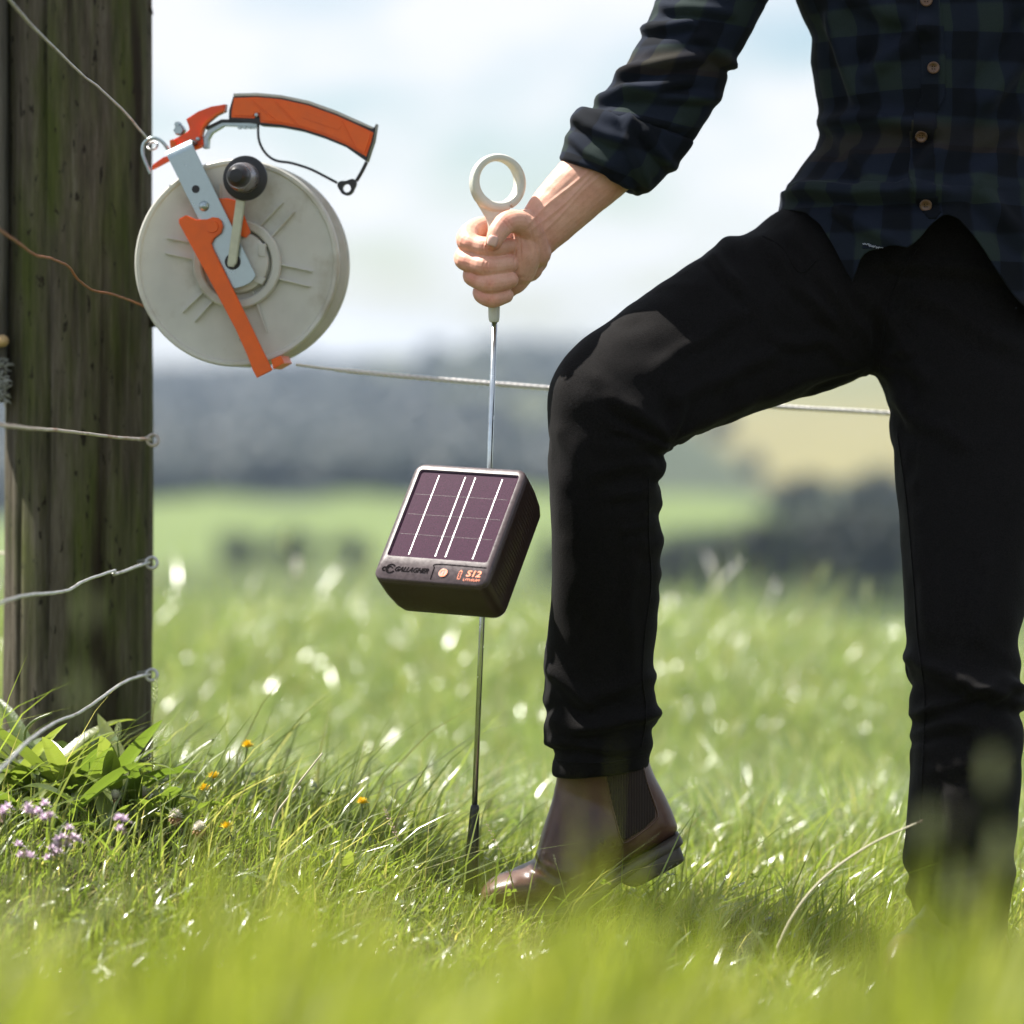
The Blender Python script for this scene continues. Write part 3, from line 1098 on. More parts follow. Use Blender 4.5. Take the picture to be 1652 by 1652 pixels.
for c_, s in (((283, 232), 17), ((292, 262), 30)):
    x, y = cp(*c_)
    v, f = lathe([(0.0003, .010), (s / 3.304 * RS * .8, .010), (s / 3.304 * RS, .007), (s / 3.304 * RS, -.007), (0.0003, -.008)], 6)
    v = [Vector((p.x + x, p.y + y, p.z + HZ)) for p in v]
    reel_mesh('nut', mesh_from(v, f), 'zinc_steel', la)
# small eye of the top wire round the hook
lp = [RM @ Vector((*cp(148 + 26 * math.cos(a), 345 + 22 * math.sin(a)), HZ + .006 + .006 * math.sin(a))) for a in np.linspace(0, 2 * math.pi, 22)[:-1]]
o = link('wire_loop', mesh_from(*tube(lp, .0017, 8, closed=True)), MAT['galvanised_wire'])
tag(o, 'small wire loop holding the reel hook against the post edge', 'loop')

# ------------------------------------------------------------------ poly cord from the reel to the right
a0 = P(478, 588, RD - .005)
cpts = [(478, 588, 4.70), (560, 598, 4.74), (720, 613, 4.80), (882, 626, 4.85), (1100, 644, 4.91), (1265, 657, 4.96), (1435, 667, 5.02), (1750, 690, 5.15), (2600, 745, 5.6)]
q = catmull(cpts, 60)
core = [P(*a) for a in q]
parts = []
for s in range(3):
    pp = []
    for i, p in enumerate(core):
        a = i * .55 + s * 2.094
        rr0 = .0011 if i < 60 else .0017
        pp.append(p + Vector((0, math.cos(a), math.sin(a))) * rr0)
    parts.append(tube(pp, [.0010 if i < 50 else .0019 for i in range(len(pp))], 6))
v, f = join(*parts)
o = link('white_twine', mesh_from(v, f), MAT['poly_cord'])
tag(o, 'white twisted fence cord stretched from the reel behind the legs', 'cord')

# ------------------------------------------------------------------ steel stake with ring handle
SD = 4.50
sb = P(763, 1300, SD)
stake = empty('stake', P(757, 1450, SD))
tag(stake, 'thin steel tread-in stake with ring handle pushed into the grass', 'stake')
q = [P(798, 512, SD), P(790, 748, SD), P(778, 995, SD), P(765.5, 1302, SD)]
link('rod', mesh_from(*tube(q, 4.6 / FPX * SD, 16)), MAT['stake_steel'], stake)
q = [(767, 1298, SD, 5.0), (766.5, 1301, SD, 7.0), (766, 1306, SD, 7.6), (763, 1360, SD, 10), (759, 1420, SD, 13), (757, 1470, SD, 15), (756, 1520, SD, 14)]
link('foot_sleeve', mesh_from(*tube([P(a[0], a[1], a[2]) for a in q], [a[3] / FPX * SD for a in q], 20)), MAT['black_plastic'], stake)
# handle: ring + flare + shaft as one moulding
s_ = SD / FPX
rc = P(802, 294, SD)
ry = Matrix.Rotation(R(24), 3, 'Z')
rings = []
for k in range(64):
    a = R(-62) + 2 * math.pi * k / 63 * (356 / 360)
    th = 6.2 + 2.2 * (1 + math.sin(a + math.pi)) / 2        # radial half thickness grows towards the bottom
    hw = 9.5 + 6.0 * (0.5 + 0.5 * math.cos(a + R(30)))      # band half width in depth
    rad = 40.0
    dirr = Vector((math.cos(a), 0, math.sin(a)))
    sec = []
    for j in range(12):
        b = 2 * math.pi * j / 12
        cr, cd = math.cos(b), math.sin(b)
        cr = math.copysign(abs(cr) ** .6, cr); cd = math.copysign(abs(cd) ** .6, cd)
        o_ = dirr * (rad + th * cr) + Vector((0, hw * cd, 0))
        sec.append(rc + (ry @ o_) * s_)
    rings.append(sec)
ringp = rings_to_mesh(rings)
fl = [(797, 327, SD, 29, 9), (797, 335, SD, 24, 10), (797, 345, SD, 18, 10), (797, 360, SD, 11, 10), (797, 390, SD, 10, 10), (797, 470, SD, 10, 10), (797, 498, SD, 9.6, 9.6), (797, 515, SD, 8.8, 8.8), (797, 520, SD, 7, 7)]
fr = []
for a in catmull(fl, 4):
    c_ = P(a[0], a[1], a[2])
    fr.append([c_ + Vector((a[3] * s_ * math.cos(2 * math.pi * k / 20), a[4] * s_ * math.sin(2 * math.pi * k / 20), 0)) for k in range(20)])
v, f = join(ringp, rings_to_mesh(fr))
hme_ = remesh(v, f, .0010, 4)
link('ring_handle', hme_, MAT['pale_handle_plastic'], stake)

# ------------------------------------------------------------------ solar energizer box
BD = 4.345
bs = BD / FPX
bx_r = Vector((173, -85, -9)).normalized()
bx_u = Vector((67, 117.6, 177)).normalized()
bx_u = (bx_u - bx_r * bx_u.dot(bx_r)).normalized()
bx_n = bx_r.cross(bx_u).normalized()
BW, BH = 204 * bs, 232 * bs
fc = P(726, 845, BD)
BM = Matrix(((bx_r.x, bx_u.x, bx_n.x, fc.x), (bx_r.y, bx_u.y, bx_n.y, fc.y), (bx_r.z, bx_u.z, bx_n.z, fc.z), (0, 0, 0, 1)))
box = empty('solar_energizer', fc - bx_n * .04)
tag(box, 'dark solar fence energizer box tilted up on the steel stake', 'energizer')


def box_mesh(name, me, mat, parent=None, ang=30):
    me.transform(BM)
    o = link(name, me, MAT[mat], parent or box)
    flat_shade(o, ang)
    return o


def rrect(w, h, r, nside=1, ridge=0.0, nc=7):
    pts = []
    for cx, cy, a0 in ((w / 2 - r, h / 2 - r, 0), (-w / 2 + r, h / 2 - r, 90), (-w / 2 + r, -h / 2 + r, 180), (w / 2 - r, -h / 2 + r, 270)):
        for k in range(nc):
            a = R(a0 + 90 * k / (nc - 1))
            pts.append((cx + r * math.cos(a), cy + r * math.sin(a)))
        if nside > 1:
            if a0 == 90:
                for k in range(1, nside):
                    t = k / nside
                    pts.append((-w / 2 + (ridge if k % 2 else 0), (h / 2 - r) * (1 - 2 * t)))
            if a0 == 270:
                for k in range(1, nside):
                    t = k / nside
                    pts.append((w / 2 - (ridge if k % 2 else 0), -(h / 2 - r) * (1 - 2 * t)))
    return pts


secs = [(.985, .985, -.006, 0), (1.0, 1.0, -.0075, 0), (1.0, 1.0, -.012, .0), (1.0, 1.0, -.0135, .0011), (.995, .995, -.040, .0011), (.968, .968, -.066, .0011), (.935, .935, -.078, 0), (.86, .86, -.082, 0)]
rings = []
for sw, sh, z, rd in secs:
    rings.append([Vector((x, y, z)) for x, y in rrect(BW * sw, BH * sh, .014, 56, rd)])
v, f = rings_to_mesh(rings)
case = box_mesh('case', fix_normals(mesh_from(v, f)), 'case_plastic', ang=25)
# bezel: rounded frame round the recessed panel
PU0, PU1, PV0, PV1 = .055, .945, .20, .945


def bu(u): return (u - .5) * BW
def bv(v_): return (v_ - .5) * BH


pw, ph = (PU1 - PU0) * BW, (PV1 - PV0) * BH
pcx, pcy = bu((PU0 + PU1) / 2), bv((PV0 + PV1) / 2)
outer = [(x, y) for x, y in rrect(BW * .996, BH * .996, .0137)]
outer1 = [(x, y) for x, y in rrect(BW * .990, BH * .990, .0130)]
outer2 = [(x, y) for x, y in rrect(BW * .960, BH * .965, .0100)]
inner = [(x + pcx, y + pcy) for x, y in rrect(pw, ph, .004)]
inner2 = [(x + pcx, y + pcy) for x, y in rrect(pw * .985, ph * .985, .0035)]
rings = [[Vector((*p, z)) for p in ring] for ring, z in ((outer, -.007), (outer, -.004), (outer1, -.0018), (outer2, 0.0), (inner, 0.0), (inner2, -.003), (inner2, -.006))]
v, f = rings_to_mesh(rings, cap=False)
bez = box_mesh('bezel', fix_normals(mesh_from(v, f)), 'case_bezel', ang=60)
glass = box_mesh('solar_panel', prism([(x + pcx, y + pcy) for x, y in rrect(pw * .990, ph * .990, .0035)], -.0065, -.0026), 'solar_cell')
lip = rrect(pw * .992, ph * .992, .0036); lip2 = rrect(pw * .972, ph * .976, .003)
v, f = rings_to_mesh([[Vector((x + pcx, y + pcy, z)) for x, y in ring] for ring, z in ((lip, -.0024), (lip, -.0010), (lip2, -.0016), (lip2, -.0025))], cap=False)
box_mesh('panel_seal', fix_normals(mesh_from(v, f)), 'solar_cell', glass)
for u in (.235, .47, .56, .80):
    vs0, vs1 = .235, .905
    pts = [(bu(u) - .00055, bv(vs0)), (bu(u) + .00055, bv(vs0)), (bu(u) + .00055, bv(vs1)), (bu(u) - .00055, bv(vs1))]
    bb = box_mesh('busbar', prism(pts, -.0026, -.0022), 'busbar', glass)
    for t in (vs0, .40, .57, .74, vs1):
        v, f = lathe([(.0001, .0003), (.0009, .0003), (.0010, 0)], 10)
        v = [Vector((p.x + bu(u), p.y + bv(t), p.z - .0024)) for p in v]
        box_mesh('solder_dot', mesh_from(v, f), 'busbar', bb)
for t in (.40, .57, .74):
    pts = [(bu(.09), bv(t) - .00012), (bu(.91), bv(t) - .00012), (bu(.91), bv(t) + .00012), (bu(.09), bv(t) + .00012)]
    box_mesh('cell_line', prism(pts, -.0026, -.0024), 'case_bezel', glass)
# control plate: groove outline and raised print
gp = [(.515, .030), (.510, .12), (.535, .158), (.955, .158)]
q = catmull([(bu(a), bv(b), 0.0) for a, b in gp], 8)
box_mesh('plate_groove', mesh_from(*tube(q, .0008, 6)), 'engraved', bez)
v, f = lathe([(.0001, .0010), (.0062, .0010), (.0070, .0004), (.0070, -.0004)], 28)
v = [Vector((p.x + bu(.605), p.y + bv(.088), p.z)) for p in v]
pb = box_mesh('power_button', mesh_from(v, f), 'case_bezel', bez)


def ringmesh(cx, cy, ro, ri, z0, z1, a0=0, a1=360, n=32):
    rings = []
    for k in range(n + 1):
        a = R(a0 + (a1 - a0) * k / n)
        c_, s2 = math.cos(a), math.sin(a)
        rings.append([Vector((cx + ro * c_, cy + ro * s2, z0)), Vector((cx + ro * c_, cy + ro * s2, z1)), Vector((cx + ri * c_, cy + ri * s2, z1)), Vector((cx + ri * c_, cy + ri * s2, z0))])
    v, f = rings_to_mesh(rings)
    return fix_normals(mesh_from(v, f))


box_mesh('power_symbol', ringmesh(bu(.605), bv(.088), .0056, .0040, .0009, .0014), 'orange_print', pb)
box_mesh('power_symbol', prism([(bu(.605) - .0007, bv(.088) - .0026), (bu(.605) + .0007, bv(.088) - .0026), (bu(.605) + .0007, bv(.088) + .0026), (bu(.605) - .0007, bv(.088) + .0026)], .0009, .0014), 'orange_print', pb)
# battery outline
for a in (((.738, .050), (.764, .050), (.764, .054), (.738, .054)), ((.738, .112), (.764, .112), (.764, .116), (.738, .116)), ((.738, .054), (.742, .054), (.742, .112), (.738, .112)),
          ((.760, .054), (.764, .054), (.764, .112), (.760, .112)), ((.746, .1161), (.756, .1161), (.756, .124), (.746, .124))):
    box_mesh('battery_symbol', prism([(bu(p), bv(q_)) for p, q_ in a], .0001, .0004), 'orange_print', bez)


def text_mesh(txt, size, shear=0.0, bold=0.0, extrude=.0002):
    cu = bpy.data.curves.new('txt', 'FONT')
    cu.body = txt
    cu.size = size
    cu.shear = shear
    cu.offset = bold
    cu.extrude = extrude
    cu.align_x = 'CENTER'
    cu.align_y = 'CENTER'
    cu.resolution_u = 3
    o = bpy.data.objects.new('txt', cu)
    COL.objects.link(o)
    dg = bpy.context.evaluated_depsgraph_get()
    me = bpy.data.meshes.new_from_object(o.evaluated_get(dg))
    bpy.data.objects.remove(o)
    return me


def put_text(name, txt, u, v_, size, mat, shear=0, bold=0, sx=1.0, z=.0004, parent=None):
    me = text_mesh(txt, size, shear, bold)
    me.transform(Matrix.Translation((bu(u), bv(v_), z)) @ Matrix.Diagonal((sx, 1, 1, 1)))
    me.transform(BM)
    o = link(name, me, MAT[mat], parent or bez, smooth=False)
    return o


put_text('lettering', 'S12', .868, .098, .0125, 'orange_print', 0.12, .0003, 1.1)
put_text('lettering', 'LITHIUM', .866, .048, .0052, 'orange_print', 0, .0, 1.15)
put_text('lettering', 'GALLAGHER', .318, .094, .0098, 'engraved', 0.35, .00025, .86)
em = box_mesh('emblem', ringmesh(bu(.135), bv(.094), .0072, .0052, .0001, .0006, 40, 330), 'engraved', bez)
box_mesh('emblem_swoosh', ringmesh(bu(.130), bv(.090), .0042, .0027, .0001, .0006, 20, 250, 20), 'engraved', em)
box_mesh('emblem_dot', ringmesh(bu(.082), bv(.088), .0036, .0014, .0001, .0006, 60, 300, 20), 'engraved', em)
# bracket that carries the box on the rod
rp_ = P(787, 830, SD)
bk = BM @ Vector((BW * .12, BH * .18, -.072))
b1 = tube([bk, bk + (rp_ - bk) * .6, rp_ + Vector((0, -.004, 0))], [.012, .010, .010], 12)
b2 = tube([P(789, 800, SD), P(785.5, 868, SD)], .0095, 14)
v, f = join(b1, b2)
link('rod_clip', mesh_from(v, f), MAT['case_plastic'], box)

# ------------------------------------------------------------------ the person
person = empty('person', P(1500, 1560, 4.35))
tag(person, 'person in dark plaid shirt, black trousers and brown boots gripping the stake', 'person')

# ---- arm and hand (skin)
hand = []
fingers = [
    [(778, 366, 4.545, 17), (760, 374, 4.515, 17), (755, 389, 4.484, 18.5), (770, 396, 4.472, 16.6), (792, 400, 4.465, 17.6), (822, 397, 4.478, 13.5)],
    [(774, 400, 4.548, 17), (756, 407, 4.515, 17), (750, 419, 4.484, 17.4), (767, 425, 4.471, 16.4), (788, 430, 4.463, 18.2), (821, 426, 4.474, 15)],
    [(780, 430, 4.545, 16), (766, 437, 4.515, 16), (763, 446, 4.484, 16.4), (776, 453, 4.472, 15.4), (793, 457, 4.464, 17.2), (822, 452, 4.474, 14.5)],
    [(788, 455, 4.540, 14), (778, 463, 4.515, 14), (777, 474, 4.489, 14.0), (787, 480, 4.474, 14.5), (798, 482, 4.471, 14.5), (816, 477, 4.478, 13)],
]
for fg in fingers:
    hand.append(capsule_chain(fg, 16, 4))
thumb = [(866, 408, 4.505, 24), (852, 372, 4.486, 22), (836, 358, 4.470, 19.5), (816, 360, 4.459, 18.5), (803, 376, 4.451, 16.2), (797, 390, 4.448, 13.8)]
hand.append(capsule_chain(thumb, 18, 4))
for a in ([(776, 372, 4.545, 18), (815, 372, 4.550, 24), (858, 380, 4.535, 34)], [(772, 404, 4.548, 17), (812, 404, 4.552, 25), (858, 400, 4.535, 34)],
          [(778, 432, 4.545, 16), (815, 428, 4.548, 23), (856, 415, 4.53, 30)], [(788, 456, 4.54, 14), (815, 450, 4.54, 20), (850, 428, 4.525, 28)]):
    hand.append(capsule_chain(a, 16, 4))
hand.append(capsule_chain([(848, 392, 4.500, 25), (846, 425, 4.502, 24), (832, 455, 4.505, 19), (823, 468, 4.507, 12)], 16, 4))
hand.append(capsule_chain([(846, 362, 4.500, 25), (848, 385, 4.496, 28), (846, 412, 4.496, 28), (838, 438, 4.500, 24)], 18, 4))
hand.append(capsule_chain([(840, 385, 4.492, 22), (842, 410, 4.488, 22), (838, 432, 4.492, 20)], 16, 4))
hand.append(leg_loft([(828, 372, 842, 458, 4.518, .026), (842, 342, 862, 441, 4.518, .027), (858, 317, 886, 413, 4.520, .028), (880, 289, 926, 379, 4.525, .032), (906, 260, 975, 338, 4.53, .037), (940, 220, 1022, 298, 4.54, .041), (985, 165, 1075, 235, 4.555, .042)], 32, 2.15))
v, f = join(*hand)
hand_me = remesh(v, f, .00100, 3, .5)
# knuckle creases and tendons: small relief
co, no = get_co(hand_me), get_no(hand_me)
co = co + no * (nz3(co, 90, 90, 90)[:, None] * .0005 + nz3(co, 30, 30, 30, 3.)[:, None] * .0007)
hpx = 826 + co[:, 0] / co[:, 1] * FPX
hpy = HORIZ + (EYE - co[:, 2]) / co[:, 1] * FPX
fs = no[:, 1] < -.2
red = np.zeros(len(co))
for kx, ky, kr in ((786, 400, 12), (786, 430, 13), (790, 457, 12), (793, 482, 10), (752, 388, 14), (748, 420, 13), (762, 447, 12), (818, 358, 13), (797, 398, 10), (776, 476, 10)):
    red += np.exp(-(((hpx - kx) / kr) ** 2 + ((hpy - ky) / (kr * .8)) ** 2))
# skin folds over the finger joints, creases of the thumb joint and wrist
for kx, y0_, y1_ in ((781, 384, 416), (786, 384, 416), (781, 416, 446), (787, 416, 446), (786, 446, 472), (791, 446, 472), (789, 472, 496), (794, 472, 496)):
    mid, hh = (y0_ + y1_) / 2, (y1_ - y0_) / 2
    co -= no * (fs * .0007 * np.exp(-((hpx - kx - 2 * np.sin(hpy / 5)) / 1.3) ** 2) * np.exp(-((hpy - mid) / (hh * .7)) ** 4))[:, None]
for ax_, ay_, bx2, by2, dp in ((808, 352, 824, 372, .0008), (813, 349, 828, 368, .0007), (850, 345, 872, 430, .0006), (838, 372, 842, 430, .0009), (834, 380, 828, 440, .0008), (856, 352, 868, 392, .0006)):
    ex, ey = bx2 - ax_, by2 - ay_
    ln = math.hypot(ex, ey)
    tt_ = ((hpx - ax_) * ex + (hpy - ay_) * ey) / ln ** 2
    dd_ = ((hpx - ax_) * -ey + (hpy - ay_) * ex) / ln
    co -= no * (fs * dp * np.exp(-(dd_ / 1.6) ** 2) * np.exp(-((tt_ - .5) / .42) ** 4))[:, None]
# tendons and veins along the forearm
for off, am in ((.30, .0011), (.52, .0009), (.70, .0008)):
    ln0 = (hpx - 850) * .73 - (hpy - 380) * .68
    ac = ((hpx - 850) * .68 + (hpy - 380) * .73) / 55 + .5
    co += no * (am * np.exp(-((ac - off - .05 * np.sin(ln0 / 26 + off * 9)) / .05) ** 2) * np.clip(ln0 / 30, 0, 1) * fs)[:, None]
set_co(hand_me, co)
float_attr(hand_me, 'red', np.clip(red, 0, 1))
# rest of the body under the clothes (head, neck, trunk, arms), coarse
bp = []
bp.append(leg_loft([(1330, -330, 1680, -330, 4.62, .085), (1330, -230, 1690, -230, 4.62, .10), (1345, 0, 1690, 0, 4.62, .11), (1360, 200, 1680, 200, 4.62, .10), (1350, 380, 1690, 380, 4.62, .10)], 28))
bp.append(capsule_chain([(1505, -300, 4.63, 75), (1500, -420, 4.60, 66)], 16))
bp.append(ellipsoid(P(1490, -530, 4.58), (.078, .098, .115)))
bp.append(ellipsoid(P(1480, -520, 4.475), (.014, .02, .02)))
bp.append(ellipsoid(P(1490, -470, 4.50), (.045, .04, .03)))
bp.append(ellipsoid(P(1392, -525, 4.60), (.012, .02, .032)))
bp.append(ellipsoid(P(1588, -525, 4.60), (.012, .02, .032)))
bp.append(capsule_chain([(1340, -250, 4.62, 80), (1230, -120, 4.60, 70), (1130, 30, 4.58, 60), (1040, 180, 4.56, 50)], 16))
bp.append(capsule_chain([(1690, -250, 4.62, 80), (1790, -60, 4.66, 66), (1830, 160, 4.68, 56), (1790, 360, 4.60, 40), (1760, 450, 4.56, 40)], 16))
v, f = join(*bp)
core_me = remesh(v, f, .009, 4)
bmj = bmesh.new()
bmj.from_mesh(hand_me)
float_attr(core_me, 'red', np.zeros(len(core_me.vertices)))
bmj.from_mesh(core_me)
body_me = bpy.data.meshes.new('body')
bmj.to_mesh(body_me)
bmj.free()
body = link('body', body_me, MAT['skin'], person)
# thumb nail
nc = P(794.5, 388.5, 4.4372)
nm_ = []
ax = (P(795, 398, 4.43) - P(803, 372, 4.43)).normalized()
side = Vector((ax.z, 0, -ax.x)).normalized()
if side.x < 0: side = -side
outv = Vector((-.25, -1, .30)).normalized()
rings = []
for i in range(7):
    t = -1 + 2 * i / 6
    row = []
    for j in range(7):
        s = -1 + 2 * j / 6
        wd = .0062 * (1 - .35 * max(0, abs(t)) ** 4)
        row.append(nc + ax * (t * .0066) + side * (s * wd) + outv * (.0016 - .0026 * s * s - .0008 * t * t))
    rings.append(row)
nv_ = [p for r in rings for p in r]
nf_ = [(i * 7 + j, i * 7 + j + 1, (i + 1) * 7 + j + 1, (i + 1) * 7 + j) for i in range(6) for j in range(6)]
nail = link('thumb_nail', mesh_from(nv_, nf_), MAT['nail'], body)
sol = nail.modifiers.new('t', 'SOLIDIFY'); sol.thickness = .0012; sol.offset = -1

# ---- trousers
left_leg = [(1330, 300, 1480, 560, 4.625, .115), (1262, 338, 1440, 585, 4.61, .110), (1210, 372, 1400, 606, 4.59, .100), (1160, 398, 1330, 632, 4.57, .096), (1050, 468, 1220, 673, 4.52, .088), (975, 519, 1150, 698, 4.48, .082),
            (920, 565, 1108, 711, 4.455, .076), (892, 603, 1086, 717, 4.445, .074), (884, 640, 1077, 726, 4.442, .073), (883, 700, 1071, 755, 4.445, .072), (886, 800, 1067, 822, 4.455, .072), (888, 940, 1066, 940, 4.475, .070),
            (884, 1010, 1060, 1015, 4.487, .067), (877, 1070, 1053, 1075, 4.495, .065), (877, 1150, 1062, 1150, 4.50, .063), (882, 1198, 1054, 1192, 4.502, .060), (891, 1220, 1049, 1214, 4.503, .057), (891, 1253, 1050, 1239, 4.504, .057)]
right_leg = [(1330, 380, 1700, 380, 4.62, .118), (1340, 470, 1715, 480, 4.62, .118), (1385, 570, 1722, 570, 4.60, .115), (1416, 610, 1720, 620, 4.58, .110), (1434, 665, 1712, 665, 4.56, .106), (1447, 760, 1698, 760, 4.52, .098), (1455, 900, 1672, 900, 4.46, .088),
             (1460, 1000, 1650, 1000, 4.42, .082), (1461, 1040, 1641, 1040, 4.41, .080), (1464, 1092, 1650, 1090, 4.395, .079), (1477, 1146, 1650, 1146, 4.385, .076), (1480, 1162, 1649, 1165, 4.38, .075), (1472, 1190, 1648, 1190, 4.375, .075), (1469, 1240, 1648, 1240, 4.365, .074),
             (1464, 1300, 1644, 1300, 4.35, .074), (1460, 1345, 1640, 1340, 4.34, .072), (1460, 1395, 1636, 1395, 4.33, .070), (1472, 1454, 1634, 1454, 4.32, .066), (1482, 1490, 1624, 1490, 4.315, .063), (1486, 1530, 1612, 1530, 4.31, .060)]
pelvis = [(1300, 290, 1705, 290, 4.62, .108), (1295, 340, 1712, 340, 4.62, .115), (1300, 420, 1715, 420, 4.62, .118), (1370, 520, 1720, 520, 4.62, .115), (1412, 585, 1700, 585, 4.615, .10)]
v, f = join(leg_loft(left_leg, 40, 2.1), leg_loft(right_leg, 40, 2.1), leg_loft(pelvis, 40, 2.2))
tme = remesh(v, f, .0045, 3)
co, no = get_co(tme), get_no(tme)
pxs = 826 + co[:, 0] / co[:, 1] * FPX
pys = HORIZ + (EYE - co[:, 2]) / co[:, 1] * FPX
disp = nz3(co, 14, 14, 9) * .0022 + nz3(co, 36, 36, 26, 2.) * .0010


def ridge(a):
    return 1 - 2 * np.abs(a)


# folds radiating from the back of the knee
dx, dy = pxs - 1085, pys - 712
rr = np.hypot(dx, dy)
an = np.arctan2(dy, -dx)
wig = nz3(co, 20, 20, 20, 5.) * 1.2
disp += .0048 * np.exp(-rr / 110) * np.sin(an * 7 + wig * 2.5) * np.clip(rr / 45, 0, 1)
# hip folds of the raised thigh
dx, dy = pxs - 1400, pys - 590
rr = np.hypot(dx, dy)
an = np.arctan2(dy, dx)
disp += .0040 * np.exp(-rr / 260) * np.sin(an * 11 + wig * 3) * np.clip(rr / 90, 0, 1) * (pxs < 1480)
dx, dy = pxs - 1175, pys - 395
disp += .0060 * np.exp(-(dx / 20) ** 2 - (dy / 16) ** 2)
# calf creases on the back edge of the left shin, ankle stack on both legs
left = pxs < 1200
disp += np.where(left, .0040 * np.exp(-((pxs - 1072) / 45) ** 2) * np.exp(-((pys - 800) / 130) ** 2) * np.sin(pys / 8.5 + wig * 2), 0)
disp += np.where(left, .0042 * np.exp(-((pys - 1175) / 45) ** 2) * np.sin(pys / 9.0 + pxs / 60 + wig * 2.5), 0)
disp += np.where(~left, .0050 * np.exp(-((pys - 1130) / 70) ** 2) * np.sin(pys / 11.5 - pxs / 42 + wig * 2.2), 0)
disp += np.where(~left, .0032 * np.exp(-((pys - 1440) / 90) ** 2) * np.sin(pys / 14 + pxs / 50 + wig * 2.2), 0)
def tfold(x0, y0, x1, y1, width, amp):
    ex, ey = x1 - x0, y1 - y0
    ln = math.hypot(ex, ey)
    t = ((pxs - x0) * ex + (pys - y0) * ey) / ln ** 2
    dist = ((pxs - x0) * -ey + (pys - y0) * ex) / ln + 7 * wig
    w = np.exp(-(np.clip(np.abs(t - .5) - .40, 0, None) / .14) ** 2)
    return amp * w * (np.exp(-(dist / width) ** 2) - .6 * np.exp(-((dist - width * 1.7) / width) ** 2))


frontside = no[:, 1] < .2
extra = 0
for q in ((1150, 410, 1215, 490, 10, .006), (1235, 395, 1345, 520, 12, .006), (1290, 380, 1395, 540, 12, .006), (1060, 590, 1200, 500, 12, .0035), (1100, 640, 1260, 560, 12, .004), (1120, 690, 1330, 600, 12, .004),
          (980, 640, 1080, 705, 10, .005), (1000, 690, 1078, 722, 8, .006), (960, 760, 1066, 745, 10, .004), (980, 800, 1066, 790, 9, .004), (1000, 850, 1064, 842, 9, .0035), (960, 600, 1050, 690, 12, .003), (900, 690, 960, 780, 14, .003),
          (885, 1080, 960, 1140, 12, .005), (930, 1180, 1060, 1150, 9, .006), (885, 1195, 1000, 1210, 7, .006), (960, 1120, 1062, 1090, 11, .004), (1020, 900, 1012, 1100, 12, .003),
          (1462, 1060, 1560, 1100, 10, .006), (1480, 1150, 1600, 1110, 9, .007), (1540, 1100, 1650, 1140, 9, .008), (1560, 1150, 1650, 1105, 9, .006), (1470, 1185, 1580, 1160, 9, .005), (1500, 1250, 1640, 1215, 12, .004),
          (1440, 640, 1560, 720, 16, .005), (1470, 470, 1640, 560, 16, .005), (1390, 460, 1500, 620, 14, .006), (1480, 820, 1500, 1020, 14, .004), (1590, 900, 1570, 1040, 14, .004), (1470, 1440, 1600, 1400, 12, .005), (1490, 1490, 1610, 1470, 9, .006), (1420, 420, 1640, 440, 12, .005)):
    extra = extra + tfold(*q)
disp += np.where(frontside, extra, 0)
# side seam on the standing leg and hem stitching ridges
disp += np.where(left & (pys > 1228), .0008, 0)
co = co + no * disp[:, None]
set_co(tme, co)
trousers = link('trousers', tme, MAT['trouser_cloth'], person)
_bm = bmesh.new(); _bm.from_mesh(trousers.data)
from mathutils.bvhtree import BVHTree as _BT
_tt = _BT.FromBMesh(_bm); _bm.free()


def seam(pts_px, rad=.0009, lift=.0004):
    out = []
    for a in catmull(pts_px, 10):
        o_ = Vector((0, 0, EYE))
        h_ = _tt.ray_cast(o_, (P(a[0], a[1], 4.5) - o_).normalized())
        if h_[0] is not None:
            out.append(h_[0] + h_[1] * lift)
    if len(out) > 3:
        link('seam', mesh_from(*tube(out, rad, 6)), MAT['trouser_cloth'], trousers)


seam([(896, 1226), (940, 1231), (1000, 1228), (1044, 1217)])
seam([(1046, 770), (1046, 860), (1050, 940), (1040, 1020), (1036, 1090), (1042, 1150), (1034, 1205)], .0012)
seam([(1448, 700), (1462, 800), (1474, 930), (1482, 1040), (1492, 1120), (1490, 1220), (1484, 1330)], .0012)
seam([(1420, 600), (1425, 540), (1440, 470), (1480, 400)], .0012)
seam([(1230, 380), (1262, 400), (1290, 440), (1318, 420)], .0011)
# seam lines
q = catmull([(1068, 790, 4.42), (1052, 900, 4.405), (1050, 1000, 4.42), (1040, 1090, 4.43), (1046, 1160, 4.44), (1036, 1225, 4.45)], 6)
# belt loop and waistband are under the shirt


# ---- boots
def boot(rows, sole_poly, heel_poly, gusset, tab, name_label, dtoe, dheel, lab=None):
    v, f = leg_loft(rows, 36, 2.3, 4)
    me = remesh(v, f, .0025, 4)
    co, no = get_co(me), get_no(me)
    px_ = 826 + co[:, 0] / co[:, 1] * FPX
    py_ = HORIZ + (EYE - co[:, 2]) / co[:, 1] * FPX
    dsp = nz3(co, 30, 30, 30) * .0010
    if lab:
        cx, cy = lab
        dsp += .0026 * np.exp(-(((px_ - cx) / 38) ** 2 + ((py_ - cy) / 26) ** 2)) * np.sin((px_ * .45 - py_ * .55) / 4.2 + nz3(co, 25, 25, 25, 9.) * 2.5)
    set_co(me, co + no * dsp[:, None])
    b = link('boot', me, MAT['boot_leather'], person)
    return b


